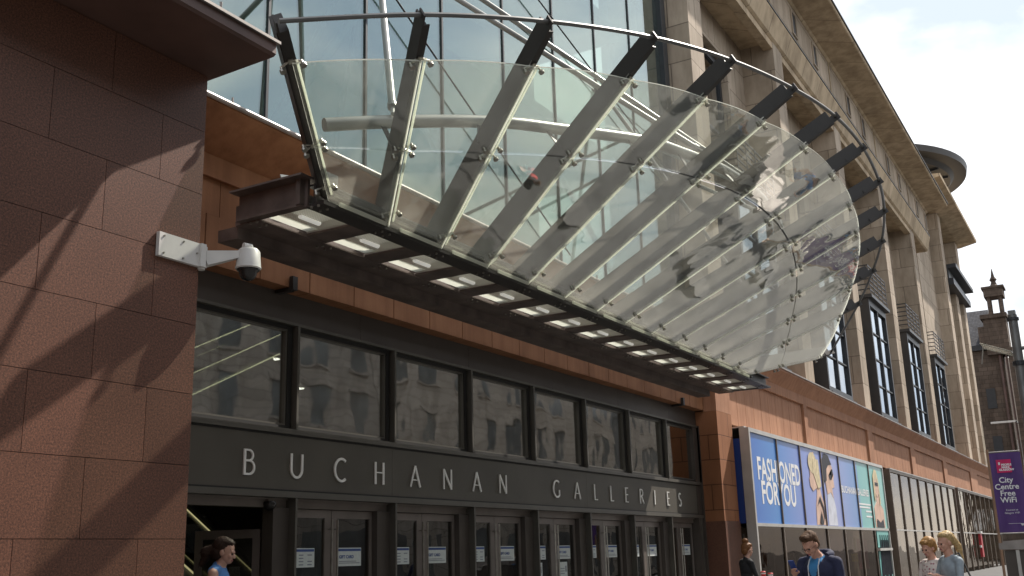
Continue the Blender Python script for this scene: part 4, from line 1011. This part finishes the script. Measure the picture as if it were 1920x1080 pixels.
def person(loc,yaw,H,label,torso,arm_l,arm_r,trous,skin='skin',sleeve='short',w=1.0,head_pitch=0,head_yaw=0,top=None,lower_sleeve=None,hands=True,stride=.12,vox=.011,hoff=(.012,0,-.03)):
    """local: +x is the way the figure faces, +y its left"""
    e=thing('person',(loc[0],loc[1],0),label,'person'); e.rotation_euler=(0,0,yaw)
    s=H/1.80; P=[]
    def c(a,ra,b,rb,m): P.append(('c',tuple(x*s for x in a),ra*s,tuple(x*s for x in b),rb*s,m))
    def el(a,r,m): P.append(('e',tuple(x*s for x in a),tuple(x*s for x in r),m))
    low=lower_sleeve or skin
    # trunk
    el((0,0,.98),(.13,.165*w,.14),trous); el((0,0,1.12),(.115*w,.145*w,.16),torso); el((.01,0,1.30),(.125*w,.17*w,.17),torso)
    c((0,-.13*w,1.415),.062,(0,.13*w,1.415),.062,torso); c((0,0,1.40),.085,(.0,0,1.46),.06,torso)
    hx=.02+.03*math.sin(head_pitch)
    c((0,0,1.44),.06,(hx+hoff[0],0,1.57+hoff[2]),.054,skin)
    # legs
    for sd in (-1,1):
        st=stride*sd; hip=(0,.085*sd,.92); kn=(.03+st*.6,.09*sd,.5); an=(-.02+st,.09*sd,.09)
        c(hip,.088,kn,.06,trous); c(kn,.058,an,.04,trous); c((an[0]-.03,an[1],.04),.035,(an[0]+.15,an[1],.035),.032,'shoe')
    arms=[]
    for sd,(el_,wr,ha) in ((1,arm_l),(-1,arm_r)):
        sh=(0,.175*sd*w,1.40)
        c(sh,.056*w,el_,.044*w,torso if sleeve!='none' else skin)
        c(el_,.042*w,wr,.028*w,low if sleeve=='long' else skin)
        # palm, four fingers and a thumb
        W_=Vector(wr); Hh=Vector(ha); d=(Hh-W_).normalized(); sdv=d.cross(Vector((0,0,1))); sdv=sdv.normalized() if sdv.length>.1 else Vector((0,1,0)); up=sdv.cross(d).normalized()
        pc=W_+d*.05; c(tuple(W_),.024,tuple(pc),.03,skin); c(tuple(pc-sdv*.018),.021,tuple(pc+sdv*.018),.021,skin)
        for f_ in range(4):
            b=W_+d*.085+sdv*(-.027+.018*f_); ln=(.036,.042,.040,.031)[f_]; mdl=b+d*ln-up*.008; en=mdl+d*ln*.55-up*.022
            c(tuple(b-d*.02),.0095,tuple(mdl),.0085,skin); c(tuple(mdl),.0085,tuple(en),.0075,skin)
        tb=W_+d*.035-sdv*.028; tm=tb+d*.03-sdv*.022-up*.008; c(tuple(tb),.011,tuple(tm),.0095,skin); c(tuple(tm),.0095,tuple(tm+d*.026+sdv*.004-up*.008),.008,skin)
    body=fuse('body',P,[torso,skin,trous,'shoe']+(['blue_shirt'] if top else []),e,voxel=vox*s,smooth=2,rule=top)
    # head: one sculpted surface that turns on the neck (kept in the same figure)
    Hd=bpy.data.objects.new('head',None)
    hp=[]; 
    def h(a,r,m=skin): hp.append(('e',tuple(x*s for x in a),tuple(x*s for x in r),m))
    h((0,0,.11),(.095,.076,.10)); h((.03,0,.035),(.062,.056,.062)); h((.055,0,.0),(.035,.036,.028)); h((.088,0,.085),(.018,.045,.016)); h((.098,0,.048),(.02,.013,.022)); h((.105,0,.036),(.014,.018,.011))
    h((.07,.035,.045),(.022,.02,.026)); h((.07,-.035,.045),(.022,.02,.026)); h((.088,0,.006),(.012,.024,.008),'lip'); h((.0,.076,.07),(.02,.012,.032)); h((.0,-.076,.07),(.02,.012,.032))
    hp.append(('c',(0,0,.02*s),.05*s,(-.01*s,0,-.05*s),.05*s,skin))
    head=fuse('head',hp,[skin,'lip'],None,voxel=.0065*s,smooth=2)
    Mx=Matrix.Translation(((hx+hoff[0])*s,0,(1.575+hoff[2])*s))@Matrix.Rotation(head_yaw,4,'Z')@Matrix.Rotation(head_pitch,4,'Y')
    # merge head into the body mesh
    nb=len(body.data.materials)
    bm=bmesh.new(); bm.from_mesh(body.data); n0=len(bm.faces); hm=head.data.copy(); hm.transform(Mx); bm.from_mesh(hm); bm.faces.ensure_lookup_table()
    mats=[m for m in body.data.materials]; hmats=[m for m in head.data.materials]
    mp_={}
    for i,m_ in enumerate(hmats):
        if m_ not in mats: mats.append(m_); body.data.materials.append(m_)
        mp_[i]=mats.index(m_)
    for f in list(bm.faces)[n0:]: f.material_index=mp_[f.material_index]
    bm.to_mesh(body.data); bm.free(); bpy.data.objects.remove(head)
    for p in body.data.polygons: p.use_smooth=True
    m=MB()
    for sd in (-1,1): m.sphere((.090*s,.031*s*sd,.068*s),.0105*s,8,6)
    for v in range(len(m.v)): m.v[v]=tuple(Mx@Vector(m.v[v]))
    eo=m.build('eyes','eye_dark',None,smooth=True); eo.parent=e
    return e,Mx,s
def attach(o,e):
    o.parent=e; o.matrix_parent_inverse=Matrix.Identity(4); return o
def local_build(mb,name,mats,e,smooth=True):
    o=mb.build(name,mats,None,smooth=smooth); o.parent=e; return o
def hair(e,Mx,s,matn,prims,vox=.009):
    prims=prims+[('e',(.004,0,.164),(.086,.078,.050))]
    pp=[]
    for p in prims:
        if p[0]=='e': pp.append(('e',tuple(x*s for x in p[1]),tuple(x*s for x in p[2]),matn))
        else: pp.append(('c',tuple(x*s for x in p[1]),p[2]*s,tuple(x*s for x in p[3]),p[4]*s,matn))
    o=fuse('hair',pp,[matn],None,voxel=vox*s,smooth=1)
    # strand grooves
    for v in o.data.vertices:
        a=math.atan2(v.co.y,v.co.z-.1*s); v.co += v.normal*(.0022*math.sin(a*40+v.co.x*60+2*math.sin(v.co.x*50))+.0012*math.sin(v.co.z*190+v.co.x*120))*s
    rnd=random.Random(len(o.data.vertices)); tv=[];tf=[]
    vsl=o.data.vertices; top_=Vector((-.05,0,.20))*s
    for k in range(420):
        v=vsl[rnd.randrange(len(vsl))]; n=v.normal.copy(); d=(v.co-top_); d=d-n*d.dot(n)+Vector((rnd.uniform(-.02,.02),rnd.uniform(-.02,.02),rnd.uniform(-.03,.01)))
        if d.length<1e-4: continue
        d.normalize(); sd=d.cross(n)
        if sd.length<1e-4: continue
        sd.normalize(); ln=rnd.uniform(.02,.05)*s; w_=rnd.uniform(.0015,.003)*s; p=v.co-n*.002; lift=rnd.uniform(.1,.45)
        q=p+d*ln*.5+n*ln*.12; r_=p+d*ln+n*ln*lift*.5; o_=len(tv)
        tv+=[p-sd*w_,p+sd*w_,q-sd*w_*.8+n*w_,q+sd*w_*.8+n*w_,r_]; tf+=[(o_,o_+1,o_+3,o_+2),(o_+2,o_+3,o_+4)]
    nv=len(vsl); bm=bmesh.new(); bm.from_mesh(o.data); bv=[bm.verts.new(v) for v in tv]
    for f in tf:
        fc=bm.faces.new([bv[i] for i in f]); fc.smooth=True
    bm.to_mesh(o.data); bm.free()
    o.data.transform(Mx); o.parent=e; return o
# eyes need fixing to parent transform: MB.build used matrix_parent_inverse of an un-updated parent; handled below

# man in navy hoodie looking at his phone (faces the camera side, left)
mx_,my_=12.40,3.18
to_cam=math.atan2(-my_,-mx_)
e,Mx,s=person((mx_,my_),to_cam-.55,1.87,'man in a navy hooded top over a blue shirt looking down at a phone','navy',
    ((.03,.27,1.10),(.12,.22,.86),(.17,.20,.78)),((.10,-.27,1.14),(.27,-.16,1.27),(.33,-.12,1.33)),'denim','skin2','long',1.18,head_pitch=.50,head_yaw=-.12,lower_sleeve='navy',hoff=(.07,0,-.05),
    top=lambda C,mi,names: np.where((C[:,2]>1.22)&(C[:,2]<1.56)&(C[:,0]>.03)&(np.abs(C[:,1])<(C[:,2]-1.20)*.30)&(mi==names.index('navy')),names.index('blue_shirt'),mi) if 'blue_shirt' in names else mi)
PM=e
hair(e,Mx,s,'hair_brown',[('e',(-.022,0,.135),(.092,.083,.092)),('e',(.03,0,.185),(.066,.062,.038)),('e',(-.05,0,.07),(.058,.072,.07)),('c',(.06,-.03,.19),.028,(.07,.035,.195),.026)])
m=MB(); 
for sd in (-1,1):
    pts=[Mx@Vector(((.108)*s,(.031*sd+.024*math.cos(t))*s,(.066+.018*math.sin(t))*s)) for t in [2*math.pi*k/12 for k in range(13)]]
    m.tube(pts,.0018,5); m.tube([Mx@Vector((.108*s,.055*sd*s,.07*s)),Mx@Vector((.0,.083*sd*s,.078*s))],.002,5)
m.tube([Mx@Vector((.11*s,-.008*s,.068*s)),Mx@Vector((.11*s,.008*s,.068*s))],.002,5); local_build(m,'glasses','black_trim',e)
m=MB(); ring=[(-.03-.085*math.cos(t),.115*math.sin(t),1.475+.03*math.cos(t)) for t in [math.radians(a) for a in range(-115,116,10)]]
m.tube([Vector(p)*s for p in ring],.042*s,10); hood=local_build(m,'hood','navy',e)
m=MB()
for sd in (-1,1): m.tube([Vector((.10,.06*sd,1.44))*s,Vector((.145,.062*sd,1.36))*s,Vector((.15,.06*sd,1.22))*s],.006,6)
local_build(m,'drawstring','white_cloth',e)
m=MB(); m.box(.128*s,.14*s,-.004,.004,.95*s,1.20*s); local_build(m,'zip','steel_grey',e)
# phone held in his right hand
def world(e,p): 
    c,s_=math.cos(e.rotation_euler.z),math.sin(e.rotation_euler.z); return Vector((e.location.x+c*p[0]-s_*p[1],e.location.y+s_*p[0]+c*p[1],p[2]))
hp=world(e,Vector((.35,-.115,1.37))*s)
ph=thing('mobile_phone',hp,'dark mobile phone held up in the hand of the man in navy','phone')
d1=world(e,(1,0,0))-world(e,(0,0,0)); d2=world(e,(0,1,0))-world(e,(0,0,0)); up=(Vector((0,0,1))*.8+d1*.5).normalized()
m=MB(); m.bar(hp-up*.065,hp+up*.075,.07,.009,d1); m.build('case','print_navy',ph)
m=MB(); m.bar(hp-up*.055-d1*.004,hp+up*.065-d1*.004,.06,.003,d1); m.build('screen','bag_blue',ph)

# woman seen from the left, facing right, in the doorway
e,Mx,s=person((8.2,8.36),math.radians(-60),1.98,'woman with dark tied hair in a sleeveless blue top walking past the open doorway','blue_top',
    ((.02,.22,1.14),(.10,.20,.92),(.16,.19,.85)),((.02,-.22,1.12),(.18,-.17,1.02),(.27,-.15,1.06)),'denim','skin','none',.88,head_pitch=.12,head_yaw=.0,hoff=(.02,0,-.06))
PL=e
hair(e,Mx,s,'hair_dark',[('e',(-.022,0,.13),(.096,.086,.096)),('e',(-.05,0,.07),(.07,.082,.08)),('c',(-.08,0,.10),.05,(-.17,0,.06),.055),('c',(-.15,0,.06),.05,(-.19,0,-.05),.03)])
c_=world(e,Vector((.38,-.15,1.10))*s)
def cup(name,p,lab,r=.042,h_=.13,sleeve=False):
    t=thing(name,p,lab,'cup'); m=MB(); m.lathe(p,[(r*.72,0),(r,h_),(r*.95,h_)],20); cb=m.build('cup_body','cup_white',t,smooth=True)
    m=MB(); m.lathe(p,[(r*1.06,h_-.002),(r*1.06,h_+.012),(r*.85,h_+.022),(r*.3,h_+.022)],20); m.build('lid','cup_red' if sleeve else 'cup_white',t,smooth=True)
    if sleeve: m=MB(); m.lathe(p,[(r*.83,h_*.3),(r*.97,h_*.78)],20); m.build('sleeve','cup_red',t)
cup('coffee_cup',c_,'white takeaway cup held in front of the woman in the blue top')
# woman in black with two red and white cups
bx_,by_=12.95,4.2
fy=math.atan2(-by_,-bx_)
e,Mx,s=person((19.02,6.2),math.radians(-40),1.80,'woman in a black short sleeved top with hair up in a bun, carrying two drinks, seen from behind','black_cloth',
    ((.06,.23,1.13),(.24,.14,1.13),(.33,.10,1.14)),((.06,-.23,1.13),(.25,-.16,1.10),(.34,-.14,1.11)),'black_cloth','skin','short',.92,head_pitch=.1,head_yaw=.2)
hair(e,Mx,s,'hair_auburn',[('e',(-.03,0,.13),(.092,.084,.092)),('e',(-.07,0,.06),(.05,.07,.07)),('e',(-.05,0,.235),(.055,.055,.05)),('e',(-.02,.02,.21),(.05,.05,.04))])
e['label']='woman in black with auburn bun carrying two red and white drinks beside the advert box'
cup('coffee_cup',world(e,Vector((.40,-.13,1.05))*s),'red lidded paper cup in the right hand of the woman in black',.045,.14,True)
cup('coffee_cup',world(e,Vector((.39,.09,1.08))*s),'red lidded paper cup in the left hand of the woman in black',.045,.14,True)
# older woman with short blonde hair, floral blouse
yaw=math.radians(180)+.16+math.radians(30)
e,Mx,s=person((15.31,2.42),math.radians(148),1.75,'older woman with short ginger blonde hair in a pale floral blouse','floral',
    ((.02,.23,1.12),(.16,.2,.98),(.24,.18,.98)),((.02,-.23,1.12),(.14,-.2,.95),(.2,-.18,.9)),'black_cloth','skin2','long',1.0,head_pitch=.22,lower_sleeve='floral')
hair(e,Mx,s,'hair_ginger',[('e',(-.02,0,.135),(.104,.098,.098)),('e',(-.05,0,.08),(.075,.092,.078)),('e',(.055,0,.165),(.05,.07,.035))])
# younger woman with blonde ponytail
e,Mx,s=person((14.35,2.06),math.radians(135),1.81,'young woman with long blonde ponytail in a grey t-shirt with a shoulder bag','grey_cloth',
    ((.08,.24,1.16),(.26,.12,1.22),(.32,.06,1.26)),((.06,-.24,1.14),(.24,-.1,1.16),(.32,-.05,1.2)),'denim','skin2','short',.92,head_pitch=.05)
hair(e,Mx,s,'hair_blonde',[('e',(-.025,0,.135),(.095,.084,.093)),('e',(-.06,0,.10),(.06,.07,.06)),('c',(-.09,.01,.15),.035,(-.145,.03,.03),.040),('c',(-.145,.03,.03),.040,(-.15,.06,-.17),.016)])
PG=e
sb=world(e,Vector((-.12,.30,.92))*s)
bg_=thing('shoulder_bag',sb,'pale blue shoulder bag hanging at the hip of the ponytailed woman','bag')
m=MB(); m.bar(sb+Vector((-.13,0,-.12)),sb+Vector((.13,0,-.12)),.10,.26,(0,0,1),.10,.24); m.build('bag_body','bag_blue',bg_)
m=MB(); m.tube([sb+Vector((-.1,0,.12)),world(e,Vector((-.03,.13,1.50))*s),world(e,Vector((.07,-.02,1.40))*s),sb+Vector((.1,0,.12))],.012,6); m.build('strap','black_trim',bg_)

# child passing behind, only the crown of the head shows at the bottom edge
e,Mx,s=person((14.3,4.15),math.radians(150),1.24,'blonde child in a white top walking by the advert box, just the head showing','white_cloth',
    ((.02,.22,1.12),(.10,.20,.92),(.16,.19,.85)),((.02,-.22,1.12),(.10,-.2,.92),(.16,-.19,.85)),'denim','skin2','short',.95,head_pitch=.1)
hair(e,Mx,s,'hair_blonde',[('e',(-.02,0,.135),(.098,.088,.096)),('e',(-.05,0,.08),(.07,.085,.078))])
# pedestrians further along the street: mostly below or beside the frame, they show in the canopy's reflections
def copy_tree(o,parent=None):
    c=o.copy(); S.collection.objects.link(c); c.parent=parent
    for ch in [x for x in list(S.collection.objects) if x.parent==o]: copy_tree(ch,c)
    return c
for (x,y,yaw,src,lab) in ((44.2,2.7,2.6,PM,'distant man in navy out of frame right, beyond the lamp column'),(48.5,3.2,.4,PL,'farthest woman in blue out of frame beyond the lamp column'),
    (27.0,1.7,2.9,PM,'man in navy out of frame just right of the ponytailed woman'),(40.5,2.5,.3,PL,'woman in blue out of frame in the middle of the street'),
    (42.6,1.9,3.0,PM,'man in navy out of frame beyond the kiosk'),(46.5,2.9,.2,PM,'man in navy walking away, out of frame right'),(33.5,1.4,2.8,PL,'woman in blue out of frame left of the kiosk'),(24.0,.6,.2,PM,'man in navy out of frame near the kerb')):
    c=copy_tree(src); c.location=(x,y,0); c.rotation_euler=(0,0,yaw); c['label']=lab
for k,(x,y,a,lab) in enumerate(((32.2,6.1,.2,'unseen dark bench below the adverts, added for the canopy reflections'),(37.5,4.3,.9,'unseen dark bench turned towards the kerb, added for the canopy reflections'),(23.5,6.2,.1,'unseen dark bench nearest the terracotta pier, added for the canopy reflections'))):  # unseen benches added as dark shapes for the canopy glass to reflect
    t=thing('reflection_bench',(x,y,0),lab,'bench'); t.rotation_euler=(0,0,a)
    m=MB()
    m.box(x-.9,x+.9,y-.3,y+.28,.43,.47)
    st_=m.build('seat','black_trim',None); st_.parent=t; st_.matrix_parent_inverse=Matrix.Translation((-x,-y,0))
    for dx in (-.75,.75):
        m=MB(); m.box(x+dx-.04,x+dx+.04,y-.28,y+.28,0,.425); l=m.build('leg','dark_frame',None); l.parent=t; l.matrix_parent_inverse=Matrix.Translation((-x,-y,0))
